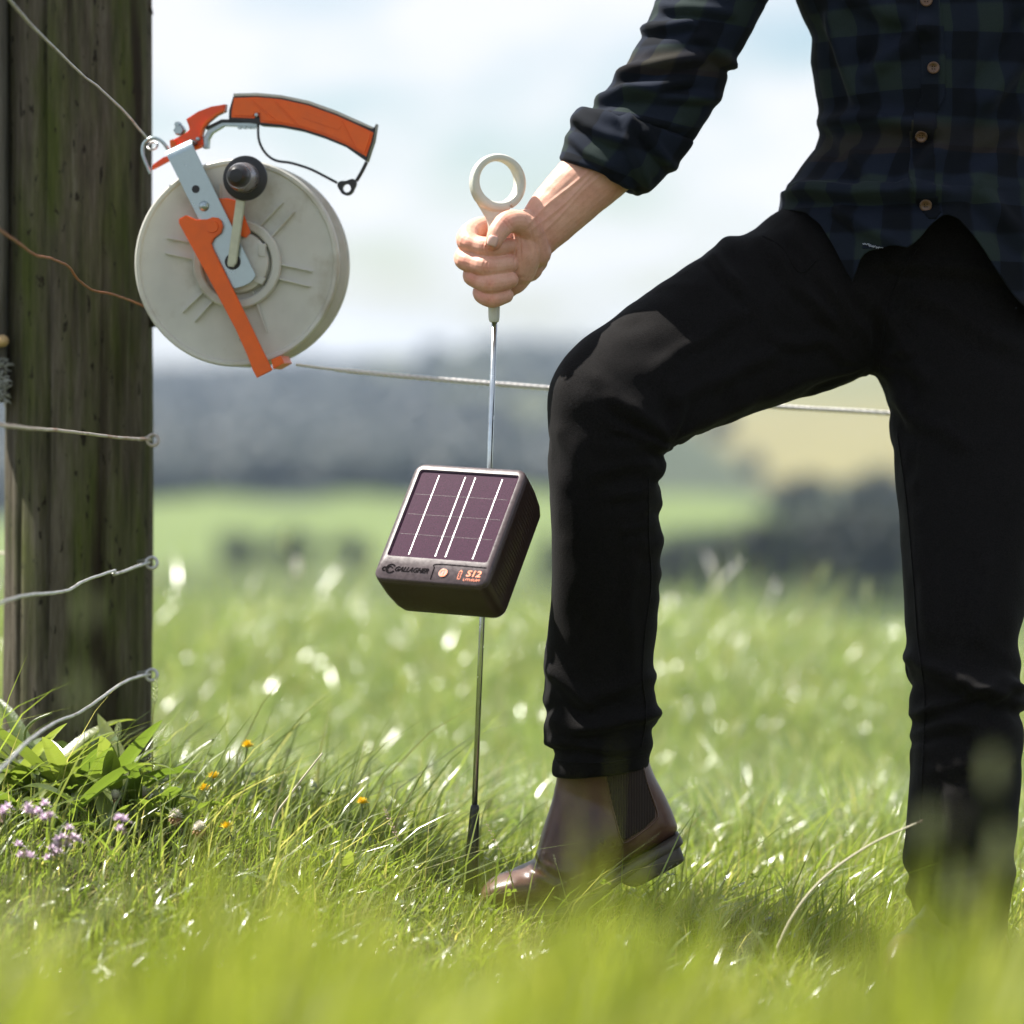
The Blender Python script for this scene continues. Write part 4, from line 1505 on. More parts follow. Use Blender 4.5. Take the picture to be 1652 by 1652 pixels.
lb_rows = [(776, 1440, 775, 1452, 4.470, .014), (782, 1428, 779, 1457, 4.470, .030), (800, 1413, 797, 1458, 4.472, .041), (826, 1403, 822, 1459, 4.475, .048), (854, 1392, 864, 1458, 4.480, .050), (866, 1372, 905, 1455, 4.485, .049),
           (872, 1350, 935, 1445, 4.490, .046), (882, 1318, 990, 1402, 4.497, .041), (890, 1290, 1060, 1364, 4.502, .038), (894, 1272, 1091, 1342, 4.505, .037), (897, 1262, 1088, 1318, 4.505, .037), (899, 1250, 1076, 1288, 4.505, .038), (901, 1238, 1058, 1256, 4.505, .042), (903, 1215, 1046, 1222, 4.505, .045)]
lboot = boot(lb_rows, None, None, None, None, '', 4.47, 4.505, (880, 1404))


def sole_loft(rows, mat, name, parent):
    """rows: (top x, top y, bottom x, bottom y, depth, half width)"""
    v, f = leg_loft(rows, 24, 5.0, 3)
    o = link(name, fix_normals(mesh_from(v, f)), MAT[mat], parent)
    flat_shade(o, 50)
    return o


sl = sole_loft([(770, 1452, 770, 1458, 4.470, .014), (774, 1455, 775, 1469, 4.470, .032), (797, 1457, 797, 1473, 4.472, .043), (830, 1458, 832, 1477, 4.476, .050), (866, 1457, 870, 1479, 4.48, .053), (905, 1453, 915, 1478, 4.485, .052), (928, 1446, 940, 1470, 4.489, .049), (962, 1429, 970, 1443, 4.494, .043),
                (1006, 1393, 1013, 1411, 4.498, .038), (1050, 1367, 1058, 1384, 4.502, .038), (1086, 1346, 1096, 1362, 4.505, .034), (1094, 1343, 1101, 1355, 4.505, .020)], 'sole_rubber', 'sole', lboot)
sole_loft([(995, 1402, 1004, 1421, 4.498, .035), (1000, 1400, 1026, 1427, 4.499, .036), (1040, 1381, 1062, 1409, 4.501, .037), (1080, 1360, 1098, 1389, 4.505, .035), (1092, 1352, 1103, 1382, 4.505, .024)], 'sole_rubber', 'heel', lboot)
# welt treads
for k in range(7):
    x0 = 1030 + k * 10.5; y0 = 1427 - k * 5.6
    v, f = tube([P(x0, y0, 4.465), P(x0, y0, 4.535)], .0022, 6)
    link('tread', mesh_from(v, f), MAT['sole_rubber'], sl)
# elastic gusset laid over the upper's side
from mathutils.bvhtree import BVHTree


def drape(target, poly_px, name, mat, parent, lift=.0012, step=4.0):
    """a patch of cloth whose outline is given, laid on the front surface of the target"""
    bm = bmesh.new()
    bm.from_mesh(target.data)
    tree = BVHTree.FromBMesh(bm)
    bm.free()
    pv = poly_px
    x0, x1 = min(p[0] for p in pv), max(p[0] for p in pv)
    y0, y1 = min(p[1] for p in pv), max(p[1] for p in pv)

    def inside(x, y):
        r = False
        for i in range(len(pv)):
            (ax, ay), (bx_, by) = pv[i - 1], pv[i]
            if (ay > y) != (by > y) and x < (bx_ - ax) * (y - ay) / (by - ay) + ax:
                r = not r
        return r

    nx, ny = int((x1 - x0) / step) + 2, int((y1 - y0) / step) + 2
    idx, v, f = {}, [], []
    org = Vector((0, 0, EYE))
    for j in range(ny):
        for i in range(nx):
            x, y = x0 + i * step, y0 + j * step
            if not inside(x, y):
                continue
            d = (P(x, y, 4.5) - org).normalized()
            h = tree.ray_cast(org, d)
            if h[0] is None:
                continue
            idx[(i, j)] = len(v)
            v.append(h[0] + h[1] * lift)
    for (i, j), a in idx.items():
        b_, c_, d_ = idx.get((i + 1, j)), idx.get((i + 1, j + 1)), idx.get((i, j + 1))
        if None not in (b_, c_, d_):
            f.append((a, b_, c_, d_))
    o = link(name, mesh_from(v, f), MAT[mat], parent)
    s = o.modifiers.new('t', 'SOLIDIFY'); s.thickness = .001; s.offset = 0
    return o


gus = [(976, 1243), (1036, 1232), (1043, 1262), (1058, 1308), (1056, 1322), (1036, 1340), (1008, 1357), (1001, 1352), (990, 1310)]
drape(lboot, gus, 'elastic_gusset', 'elastic', lboot, .0010, 2.0)
gq = catmull([(976, 1243), (984, 1285), (992, 1318), (1002, 1354), (1010, 1359), (1036, 1342), (1057, 1324), (1060, 1310), (1044, 1264), (1036, 1232)], 6)
bm = bmesh.new(); bm.from_mesh(lboot.data); tr_ = BVHTree.FromBMesh(bm); bm.free()
pts = []
for a in gq:
    h = tr_.ray_cast(Vector((0, 0, EYE)), (P(a[0], a[1], 4.5) - Vector((0, 0, EYE))).normalized())
    if h[0]: pts.append(h[0] + h[1] * .001)
link('gusset_seam', mesh_from(*tube(pts, .0011, 6)), MAT['boot_leather'], lboot)

rb_rows = [(1424, 1556, 1424, 1574, 4.20, .016), (1430, 1532, 1428, 1584, 4.205, .034), (1446, 1510, 1444, 1588, 4.22, .046), (1466, 1496, 1470, 1590, 4.245, .050), (1482, 1478, 1510, 1590, 4.27, .048), (1488, 1460, 1560, 1585, 4.29, .044), (1490, 1440, 1620, 1570, 4.305, .040), (1492, 1430, 1632, 1540, 4.31, .038), (1494, 1420, 1622, 1500, 4.31, .038), (1496, 1400, 1612, 1440, 4.31, .042)]
rboot = boot(rb_rows, None, None, None, None, '', 4.2, 4.31, (1490, 1500))
sole_loft([(1420, 1568, 1420, 1576, 4.20, .016), (1426, 1580, 1427, 1594, 4.205, .038), (1446, 1586, 1446, 1604, 4.22, .050), (1500, 1588, 1502, 1606, 4.26, .052), (1560, 1584, 1560, 1602, 4.285, .044), (1612, 1574, 1614, 1604, 4.305, .040), (1634, 1560, 1636, 1600, 4.312, .022)], 'sole_rubber', 'sole', rboot)

# ---- shirt trunk: cloth surface with a shirt-tail hem
HEM = [(1240, 345), (1262, 340), (1290, 348), (1312, 368), (1330, 400), (1347, 436), (1362, 462), (1369, 432), (1380, 414), (1400, 406), (1425, 405), (1442, 409), (1458, 398), (1478, 374), (1500, 357), (1520, 364), (1545, 392), (1580, 440), (1620, 490), (1652, 520), (1700, 540), (1760, 500)]
SIL = [(-330, 1400, 1640, .06), (-300, 1350, 1680, .085), (-250, 1310, 1712, .105), (-150, 1284, 1735, .130), (0, 1285, 1730, .140), (60, 1309, 1722, .140), (100, 1310, 1716, .138), (190, 1325, 1706, .132), (240, 1317, 1706, .132), (272, 1292, 1712, .138), (300, 1273, 1722, .146), (312, 1271, 1726, .150)]
hx = np.array([h[0] for h in HEM]); hy = np.array([h[1] for h in HEM])
NT, NR1, NR2 = 220, 110, 40
sy = np.array([s[0] for s in SIL], float)
SD_ = 4.62
v, pu_, pv_ = [], [], []
for r in range(NR1 + NR2):
    for k in range(NT):
        a = 2 * math.pi * k / NT
        if r < NR1:
            t = r / (NR1 - 1)
            y = -330 + (312 + 330) * t
            L, Rr, dep = (np.interp(y, sy, [s[i] for s in SIL]) for i in (1, 2, 3))
            yy_ = y
            x = (L + Rr) / 2 + (Rr - L) / 2 * math.cos(a)
        else:
            t = (r - NR1 + 1) / NR2
            L0, R0, dep0 = 1271, 1726, .150
            L1 = 1262 - 6 * t
            cx_, hw = (L1 + R0 + 10 * t) / 2, (R0 + 10 * t - L1) / 2
            x = cx_ + hw * math.cos(a)
            hem = np.interp(x, hx, hy) if math.sin(a) < 0.05 else 430
            if math.sin(a) < 0 and math.cos(a) < -.93:
                hem = min(hem, 345)
            yy_ = 312 + (hem - 312) * t
            dep = .150 + .014 * t
        p = P(x, yy_, SD_ + dep * math.sin(a))
        # keep the silhouette column despite the depth change
        p.x = (x - 826) / FPX * SD_
        p.z = EYE - (yy_ - HORIZ) / FPX * SD_
        v.append(p)
        pu_.append(a * .168)
        pv_.append(-p.z)
f = []
for r in range(NR1 + NR2 - 1):
    for k in range(NT):
        k2 = (k + 1) % NT
        f.append((r * NT + k, r * NT + k2, (r + 1) * NT + k2, (r + 1) * NT + k))
sme = fix_normals(mesh_from(v, f))
co, no = get_co(sme), get_no(sme)
px_ = 826 + co[:, 0] / SD_ * FPX
py_ = HORIZ + (EYE - co[:, 2]) / SD_ * FPX
front = np.clip((SD_ - co[:, 1]) * 14, 0, 1)
wob = nz3(co, 5, 5, 5, 1.)
wob2 = nz3(co, 9, 9, 9, 6.)


def fold(x0, y0, x1, y1, width, amp):
    """a soft crease along a segment of the cloth"""
    ex, ey = x1 - x0, y1 - y0
    ln = math.hypot(ex, ey)
    t = ((px_ - x0) * ex + (py_ - y0) * ey) / ln ** 2
    dist = ((px_ - x0) * -ey + (py_ - y0) * ex) / ln + 10 * wob2
    w = np.exp(-(np.clip(np.abs(t - .5) - .42, 0, None) / .12) ** 2)
    return amp * w * (np.exp(-(dist / width) ** 2) - .55 * np.exp(-((dist - width * 1.6) / width) ** 2))


disp = .006 * wob + .0036 * wob2 + .0014 * nz3(co, 30, 30, 30, 2.) + .0016 * (1 - 2.4 * np.abs(nz3(co, 15, 15, 22, 12.)))
for q in ((1330, 30, 1375, 170, 13, .009), (1360, 10, 1480, 60, 15, .006), (1320, 195, 1490, 215, 13, .009), (1480, 60, 1385, 135, 14, .008), (1275, 312, 1500, 325, 11, .011), (1500, 250, 1440, 320, 14, .008), (1340, 210, 1390, 300, 12, .006),
          (1652, 60, 1560, 180, 18, .011), (1660, 150, 1570, 250, 16, .007), (1620, 250, 1520, 330, 16, .006), (1340, 340, 1420, 400, 12, .007), (1560, 320, 1640, 400, 15, .007), (1420, 20, 1410, 120, 12, .005), (1600, -60, 1650, 60, 16, .008)):
    disp += 1.5 * fold(*q)
co = co + no * (disp * (0.35 + .65 * front))[:, None]
set_co(sme, co)
float_attr(sme, 'pu', pu_)
float_attr(sme, 'pv', np.array(pv_) + .01 * wob)
shirt = link('shirt', sme, MAT['plaid_cloth'], person)
sol = shirt.modifiers.new('t', 'SOLIDIFY'); sol.thickness = .0016; sol.offset = 1
# placket strip, buttons and stitched tag laid on the shirt front
pl = [(1476, -60), (1520, -60), (1518, 0), (1524, 60), (1527, 120), (1526, 160), (1512, 185), (1508, 230), (1508, 290), (1520, 345), (1512, 356), (1496, 354), (1478, 332), (1465, 290), (1466, 220), (1474, 180), (1486, 150), (1484, 90), (1478, 30)]
plk = drape(shirt, pl, 'placket', 'plaid_cloth', shirt, .0022, 3.0)
pc = get_co(plk.data)
float_attr(plk.data, 'pu', pc[:, 0] + .012)
float_attr(plk.data, 'pv', -pc[:, 2] + .006)
bm = bmesh.new(); bm.from_mesh(shirt.data); tr_ = BVHTree.FromBMesh(bm); bm.free()


def on_shirt(x, y, lift=.0):
    o_ = Vector((0, 0, EYE))
    h = tr_.ray_cast(o_, (P(x, y, 4.5) - o_).normalized())
    return h[0] + h[1] * lift, h[1]


for bx_, by in ((1494, 1), (1506, 110), (1486.5, 213.5), (1494.5, 327)):
    c_, n_ = on_shirt(bx_, by, .0062)
    n_ = Vector((n_.x * .4, -1, n_.z * .4 + .05)).normalized()
    q = n_.to_track_quat('Z', 'Y').to_matrix().to_4x4()
    prof = [(.0001, .0014), (.0050, .0014), (.0056, .0024), (.0074, .0026), (.0080, .0014), (.0076, 0.0), (.0001, 0)]
    v, f = lathe(prof, 24)
    me = mesh_from(v, f)
    me.transform(Matrix.Translation(c_) @ q)
    bt = link('button', me, MAT['button_horn'], shirt)
    for hx_, hy_ in ((.0016, .0016), (-.0016, .0016), (.0016, -.0016), (-.0016, -.0016)):
        v, f = lathe([(.0001, .0018), (.0008, .0018), (.0008, .001)], 8)
        v = [p + Vector((hx_, hy_, 0)) for p in v]
        me = mesh_from(v, f); me.transform(Matrix.Translation(c_) @ q)
        link('thread_hole', me, MAT['engraved'], bt)
tagp = drape(shirt, [(1390, 392), (1442, 396), (1442, 404), (1391, 403)], 'cloth_tag', 'plaid_cloth', shirt, .0022, 2.0)
float_attr(tagp.data, 'pu', np.full(len(tagp.data.vertices), .05)); float_attr(tagp.data, 'pv', np.full(len(tagp.data.vertices), .02))
rs = random.Random(2)
for row, (yb, x0, x1) in enumerate(((395.5, 1393, 1438), (399.3, 1404, 1433))):
    v, f = [], []
    x = x0
    while x < x1:
        wd = rs.uniform(1.2, 2.4)
        yb2 = yb + (x - x0) * .07
        a, n_ = on_shirt(x, yb2 - 1.2, .0042); b, _ = on_shirt(x + wd * .4, yb2 + 1.2, .0042); c2, _ = on_shirt(x + wd, yb2 - .6, .0042)
        v, f = join((v, f), tube([a, b, c2], .0006, 5))
        x += wd + rs.choice((.7, .7, .7, 2.0))
    link('stitched_lettering', mesh_from(v, f), MAT['thread'], tagp)

# ---- sleeves
def sleeve(rows, name, folds, parent, n=80, sub=16, amp=1.0):
    rows_ = catmull(rows, sub)
    v, pu_, pv_ = [], [], []
    acc = 0
    prev = None
    for ax, ay, bx_, by, d, t in rows_:
        A, B = P(ax, ay, d), P(bx_, by, d)
        C, u = (A + B) / 2, (A - B) / 2
        if prev is not None: acc += (C - prev).length
        prev = C
        for k in range(n):
            a = 2 * math.pi * k / n
            v.append(C + u * math.cos(a) + Vector((0, t * math.sin(a), 0)))
            pu_.append(a * .062)
            pv_.append(acc)
    m_ = len(rows_)
    f = [(r * n + k, r * n + (k + 1) % n, (r + 1) * n + (k + 1) % n, (r + 1) * n + k) for r in range(m_ - 1) for k in range(n)]
    me = fix_normals(mesh_from(v, f))
    co, no = get_co(me), get_no(me)
    px_ = 826 + co[:, 0] / co[:, 1] * FPX
    py_ = HORIZ + (EYE - co[:, 2]) / co[:, 1] * FPX
    w1, w2 = nz3(co, 8, 8, 8, 4.), nz3(co, 16, 16, 16, 8.)
    dsp = amp * (.0035 * w1 + .0022 * w2 + .0010 * nz3(co, 45, 45, 45) + .0016 * (1 - 2.4 * np.abs(nz3(co, 22, 22, 26, 12.))))
    for x0, y0, x1, y1, wd, am in folds:
        ex, ey = x1 - x0, y1 - y0
        ln = math.hypot(ex, ey)
        t = ((px_ - x0) * ex + (py_ - y0) * ey) / ln ** 2
        dist = ((px_ - x0) * -ey + (py_ - y0) * ex) / ln + 8 * w2
        w = np.exp(-(np.clip(np.abs(t - .5) - .42, 0, None) / .12) ** 2)
        dsp += 1.25 * am * w * (np.exp(-(dist / wd) ** 2) - .6 * np.exp(-((dist - wd * 1.6) / wd) ** 2))
    set_co(me, co + no * dsp[:, None])
    float_attr(me, 'pu', pu_); float_attr(me, 'pv', np.array(pv_) + .006 * w1)
    o = link(name, me, MAT['plaid_cloth'], parent)
    s = o.modifiers.new('t', 'SOLIDIFY'); s.thickness = .0016; s.offset = 1
    return o


sl_rows = [(1210, -330, 1420, -170, 4.62, .10), (1150, -220, 1345, -110, 4.61, .088), (1100, -90, 1275, -55, 4.60, .080), (1063, 0, 1233, 5, 4.585, .075), (1040, 55, 1203, 65, 4.575, .070), (1004, 115, 1172, 118, 4.565, .066), (966, 163, 1150, 175, 4.555, .062), (942, 196, 1110, 232, 4.548, .058), (930, 222, 1082, 262, 4.544, .054)]
sleeve(sl_rows, 'sleeve', [(1040, 50, 1120, 40, 8, .007), (1000, 125, 1130, 90, 8, .008), (965, 165, 1110, 130, 8, .007), (1070, 10, 1180, 20, 9, .006), (1010, 150, 1150, 160, 9, .007), (980, 190, 1100, 200, 8, .005), (1100, -60, 1200, -20, 10, .006), (1130, 60, 1185, 110, 9, .006)], shirt)
cf_rows = [(937, 176, 1112, 226, 4.548, .058), (930, 182, 1114, 233, 4.547, .068), (922, 204, 1102, 252, 4.545, .070), (914, 230, 1072, 284, 4.542, .067), (909, 250, 1040, 306, 4.540, .062), (908, 255, 1030, 313, 4.539, .058), (912, 254, 1024, 306, 4.540, .052), (925, 235, 1045, 285, 4.543, .050)]
sleeve(cf_rows, 'rolled_cuff', [(930, 195, 1010, 230, 9, .006), (1010, 190, 1040, 300, 8, .006), (925, 225, 990, 270, 8, .004), (1040, 210, 1085, 268, 9, .006)], shirt, amp=.9)
ol_rows = [(1620, -330, 1800, -170, 4.62, .10), (1690, -200, 1870, -120, 4.63, .088), (1715, -60, 1890, -30, 4.65, .078), (1750, 90, 1895, 90, 4.67, .068), (1770, 170, 1888, 180, 4.68, .064), (1750, 260, 1860, 290, 4.65, .058), (1730, 340, 1830, 370, 4.61, .05)]
sleeve(ol_rows, 'sleeve', [], shirt)

# ------------------------------------------------------------------ grass (uncountable)
def scatter(n, y0, y1, pad=1.35, extra=.25, dens_pow=1.0):
    y = rng.uniform(0, 1, n) ** dens_pow * (y1 - y0) + y0
    half = (826 / FPX) * y * pad + extra
    x = rng.uniform(-1, 1, n) * half
    return x, y


def blades(x, y, h, w, lean_dir, lean_amt, tint, levels=(0, .38, .72, 1.0)):
    n = len(x)
    z = ground_z(x, y) - .006
    face = rng.uniform(0, 2 * np.pi, n)
    twist = rng.normal(0, 1.7, n)
    lx, ly = np.cos(lean_dir) * lean_amt, np.sin(lean_dir) * lean_amt
    V = []
    for t in levels:
        sx, sy_ = np.cos(face + twist * t), np.sin(face + twist * t)
        cx = x + lx * h * t ** 1.7
        cy = y + ly * h * t ** 1.7
        cz = z + h * (t - .42 * np.clip(lean_amt, 0, 1.4) * t * t * .8)
        if t < 1:
            ww = w * (0.75 + .5 * t) * (1 - t ** 2.2) * .5
            V.append(np.stack([cx - sx * ww, cy - sy_ * ww, cz], 1))
            V.append(np.stack([cx + sx * ww, cy + sy_ * ww, cz], 1))
        else:
            V.append(np.stack([cx, cy, cz], 1))
    k = len(V)
    co = np.stack(V, 1).reshape(-1, 3)
    base = (np.arange(n) * k)[:, None]
    tri = np.array([(0, 1, 3), (0, 3, 2), (2, 3, 5), (2, 5, 4), (4, 5, 6)])
    T = (base[:, :, None] + tri[None]).reshape(-1, 3)
    return co, T, np.repeat(tint, k)


def grass_obj(name, chunks, mat, label):
    cos, tris, tn = [], [], []
    b = 0
    for co, T, ti in chunks:
        cos.append(co); tris.append(T + b); tn.append(ti)
        b += len(co)
    co = np.concatenate(cos); T = np.concatenate(tris); ti = np.concatenate(tn)
    me = bpy.data.meshes.new(name)
    me.vertices.add(len(co)); me.vertices.foreach_set('co', co.ravel())
    me.loops.add(T.size); me.loops.foreach_set('vertex_index', T.ravel().astype(np.int32))
    me.polygons.add(len(T))
    me.polygons.foreach_set('loop_start', np.arange(0, T.size, 3, dtype=np.int32))
    me.polygons.foreach_set('loop_total', np.full(len(T), 3, dtype=np.int32))
    me.update(calc_edges=True)
    float_attr(me, 'tint', ti)
    o = link(name, me, MAT[mat])
    tag(o, label, 'grass', kind='stuff')
    return o


def clump(x, y, s, o=0.0):
    return .5 + .5 * np.sin(x * s * 1.7 + y * s * .9 + o) * np.sin(y * s * 1.3 - x * s * .6 + 1.3 + o)


def keep_off(x, y, h):
    m_ = (np.hypot(x - post_x, y - PD) > post_r + .004)
    return m_


def make_grass(n, y0, y1, hmin, hmax, wmin, wmax, leanmean=.35, pad=1.35, extra=.25, tint_hi=.95, dens=1.0):
    x, y = scatter(n, y0, y1, pad, extra, dens)
    c_ = clump(x, y, 5.0) * .5 + clump(x, y, 13.0, 2.0) * .5
    h = (hmin + (hmax - hmin) * rng.beta(1.6, 2.6, n)) * (.6 + .75 * c_)
    k = keep_off(x, y, h)
    x, y, h, c_ = x[k], y[k], h[k], c_[k]
    n = len(x)
    w = rng.uniform(wmin, wmax, n)
    ld = rng.normal(0.15, 1.25, n)
    la_ = np.abs(rng.normal(leanmean, .35, n))
    ti = np.clip(rng.beta(2, 2.4, n) * .8 + .12 * c_, 0, .86)
    dry = rng.random(n) < .10
    ti = np.where(dry, rng.uniform(.9, 1.0, n), ti)
    return x, y, h, w, ld, la_, ti


chunks = []
# the sharp zone round stake, post and boot: short turf
a = make_grass(52000, 3.15, 5.3, .03, .13, .0016, .0042, .5)
x, y, h, w, ld, la_, ti = a
near_boot = np.exp(-(((x - .04) / .30) ** 2 + ((y - 4.28) / .36) ** 2))
h = h * (1 - .62 * near_boot)
h = h * (1 - .55 * np.exp(-(((x + .62) / .24) ** 2 + ((y - 4.55) / .22) ** 2)))
frontk = np.clip((4.4 - y) / 1.0, 0, 1)
h = h * (1 - .25 * frontk)
chunks.append(blades(x, y, h, w, ld, la_, ti))
# longer blades leaning with the wind, sparser
a = make_grass(2600, 4.25, 5.2, .10, .26, .002, .0042, .75)
x, y, h, w, ld, la_, ti = a
ld = rng.normal(.2, .6, len(x))
leftw = ((x > -.45) & (x < -.1)) | (rng.random(len(x)) < .28)
chunks.append(blades(x[leftw], y[leftw], h[leftw], w[leftw], ld[leftw], la_[leftw], ti[leftw]))
# broad short blades and flattened dead thatch among the turf
a = make_grass(1500, 3.4, 5.2, .04, .10, .005, .009, .7)
x, y, h, w, ld, la_, ti = a
chunks.append(blades(x, y, h, w, ld, la_, ti * .8))
a = make_grass(6000, 3.3, 5.3, .04, .10, .0012, .003, 1.2)
x, y, h, w, ld, la_, ti = a
chunks.append(blades(x, y, h * .8, w, ld, la_ + .5, rng.uniform(.88, 1.0, len(x))))
grass_obj('grass', chunks, 'grass_blade', 'sunlit green turf around the post, the stake and the boots')
chunks = []
# the bank behind
a = make_grass(125000, 5.2, 9.3, .07, .24, .0022, .0052, .7, 1.3, .3)
x, y, h, w, ld, la_, ti = a
ld = rng.uniform(0, 2 * np.pi, len(x))
chunks.append(blades(x, y, h, w, ld, la_, ti))
a = make_grass(1400, 7.0, 9.2, .22, .42, .002, .004, .4, 1.3, .3)
chunks.append(blades(*a))
a = make_grass(14000, 9.2, 13.5, .10, .26, .005, .010, .4, 1.2, .3)
chunks.append(blades(*a))
grass_obj('grass', chunks, 'bank_grass', 'pale glinting blurred meadow grass on the bank behind the legs')
chunks = []
# long grass close to the camera
a = make_grass(15000, 1.0, 3.2, .06, .20, .003, .0065, .45, 1.5, .25)
chunks.append(blades(*a))
a = make_grass(15000, 1.15, 2.75, .17, .33, .004, .008, .35, 1.4, .12)
x, y, h, w, ld, la_, ti = a
bear = x / y
h = h * (1 - .15 * np.exp(-((bear - .022) / .055) ** 2)) * (.90 + .12 * np.sin(bear * 60))
chunks.append(blades(x, y, h, w, ld, la_, np.clip(ti * .7 + .22, 0, .86)))
grass_obj('grass', chunks, 'long_grass', 'very blurred long yellow-green grass along the bottom of the picture')


# low clover leaves woven through the turf
rc_ = np.random.default_rng(21)
v, f, tn = [], [], []
for i in range(900):
    yc = rc_.uniform(3.3, 4.9)
    xc = rc_.uniform(-1, .55) * (826 / FPX) * yc * 1.25
    if rc_.random() > .35 + .65 * math.exp(-((xc + .45) / .35) ** 2):
        continue
    if math.hypot(xc - post_x, yc - PD) < post_r + .02:
        continue
    hz_ = gz(xc, yc) + rc_.uniform(.015, .065)
    rad = rc_.uniform(.005, .011)
    tl_ = Vector((rc_.normal(0, .45), rc_.normal(0, .45), 1)).normalized()
    ua = tl_.orthogonal().normalized()
    ub = tl_.cross(ua)
    a0 = rc_.uniform(0, 6.28)
    tv = rc_.uniform(.1, .8)
    c_ = Vector((xc, yc, hz_))
    for k3 in range(3):
        a = a0 + k3 * 2.094
        dr = ua * math.cos(a) + ub * math.sin(a)
        sd = tl_.cross(dr)
        k = len(v)
        v += [c_, c_ + dr * rad * .5 + sd * rad * .42 + tl_ * rad * .16, c_ + dr * rad * 1.0 + sd * rad * .38 + tl_ * rad * .10, c_ + dr * rad * .98,
              c_ + dr * rad * 1.0 - sd * rad * .38 + tl_ * rad * .10, c_ + dr * rad * .5 - sd * rad * .42 + tl_ * rad * .16]
        f += [(k, k + 1, k + 2, k + 3), (k, k + 3, k + 4, k + 5)]
        tn += [tv] * 6
    k = len(v)
    g_ = Vector((xc + rc_.normal(0, .01), yc + rc_.normal(0, .01), gz(xc, yc) - .003))
    v += [g_ + Vector((.0006, 0, 0)), g_ - Vector((.0006, 0, 0)), c_]
    f.append((k, k + 1, k + 2))
    tn += [tv] * 3
cme = mesh_from(v, f)
float_attr(cme, 'tint', tn)
tag(link('clover_leaves', cme, MAT['broad_leaf']), 'low green clover leaves growing through the turf', 'clover', kind='stuff')


# ------------------------------------------------------------------ single plants
def leaf_strip(root, heading, length, width, rise, droop, tint, twist=0.0, nl=9):
    """a broad leaf with a channelled midrib, as (verts, faces, tint)"""
    v, f = [], []
    hx_, hy_ = math.cos(heading), math.sin(heading)
    sx, sy_ = -hy_, hx_
    for i in range(nl + 1):
        t = i / nl
        r = length * (t - .15 * t * t)
        z = length * (rise * t - droop * t * t)
        wd = width * math.sin(math.pi * min(1, .06 + .94 * t ** .8)) ** .85 * .5 + .0006
        c_ = Vector((root[0] + hx_ * r, root[1] + hy_ * r, root[2] + z))
        tw = twist * t
        for k in (-1, -.5, 0, .5, 1):
            off = wd * k
            zz = abs(k) * wd * .35
            v.append(c_ + Vector((sx * off * math.cos(tw), sy_ * off * math.cos(tw), zz + off * math.sin(tw))))
    for i in range(nl):
        for k in range(4):
            f.append((i * 5 + k, i * 5 + k + 1, (i + 1) * 5 + k + 1, (i + 1) * 5 + k))
    return v, f, tint


def plantain(px, py, d, nleaf, size, label, seedhead=None, seed=0):
    r = random.Random(seed)
    p = P(px, py, d)
    root = Vector((p.x, d, gz(p.x, d) - .004))
    o = empty('plantain_plant', root)
    tag(o, label, 'plant', 'broad-leaved weeds at the foot of the post')
    for k in range(nleaf):
        a = 2 * math.pi * k / nleaf + r.uniform(-.4, .4)
        L = size * r.uniform(.75, 1.35)
        v, f, t = leaf_strip(root, a, L, L * r.uniform(.12, .22), r.uniform(.55, 1.25), r.uniform(.25, .75), r.uniform(.1, .85), r.uniform(-.8, .8))
        me = mesh_from(v, f)
        float_attr(me, 'tint', [t] * len(v))
        link('leaf', me, MAT['broad_leaf'], o)
    if seedhead:
        tip = P(*seedhead)
        q = catmull([tuple(root), tuple((root + tip) / 2 + Vector((.004, 0, .004))), tuple(tip)], 6)
        me = mesh_from(*tube(q, .0013, 6)); float_attr(me, 'tint', [.5] * len(me.vertices))
        st = link('stem', me, MAT['broad_leaf'], o)
        seed_head(tip, Vector((.1, 0, 1)), .024, .0055, 'seed_green', 60, st)
    return o


def seed_head(base, axis, length, rad, mat, n, parent, name='seed_head'):
    axis = axis.normalized()
    a = Vector((1, 0, 0)) if abs(axis.x) < .8 else Vector((0, 1, 0))
    u = (a - axis * a.dot(axis)).normalized(); w_ = axis.cross(u)
    v, f = [], []
    for i in range(n):
        t = (i + .5) / n
        an = i * 2.4
        rr = rad * math.sin(math.pi * (.1 + .85 * t)) ** .6
        c_ = base + axis * length * t
        d = (u * math.cos(an) + w_ * math.sin(an))
        tip = c_ + d * rr + axis * rad * .6
        s = rad * .42
        k = len(v)
        pp = [c_, c_ + d * rr * .6 + w_ * s * .6 + u * s * .2, tip, c_ + d * rr * .6 - w_ * s * .6 - u * s * .2, c_ + d * rr * .7 + axis * s]
        v += pp
        f += [(k, k + 1, k + 4), (k + 1, k + 2, k + 4), (k + 2, k + 3, k + 4), (k + 3, k, k + 4), (k, k + 3, k + 2, k + 1)]
    return link(name, mesh_from(v, f), MAT[mat], parent, smooth=False)


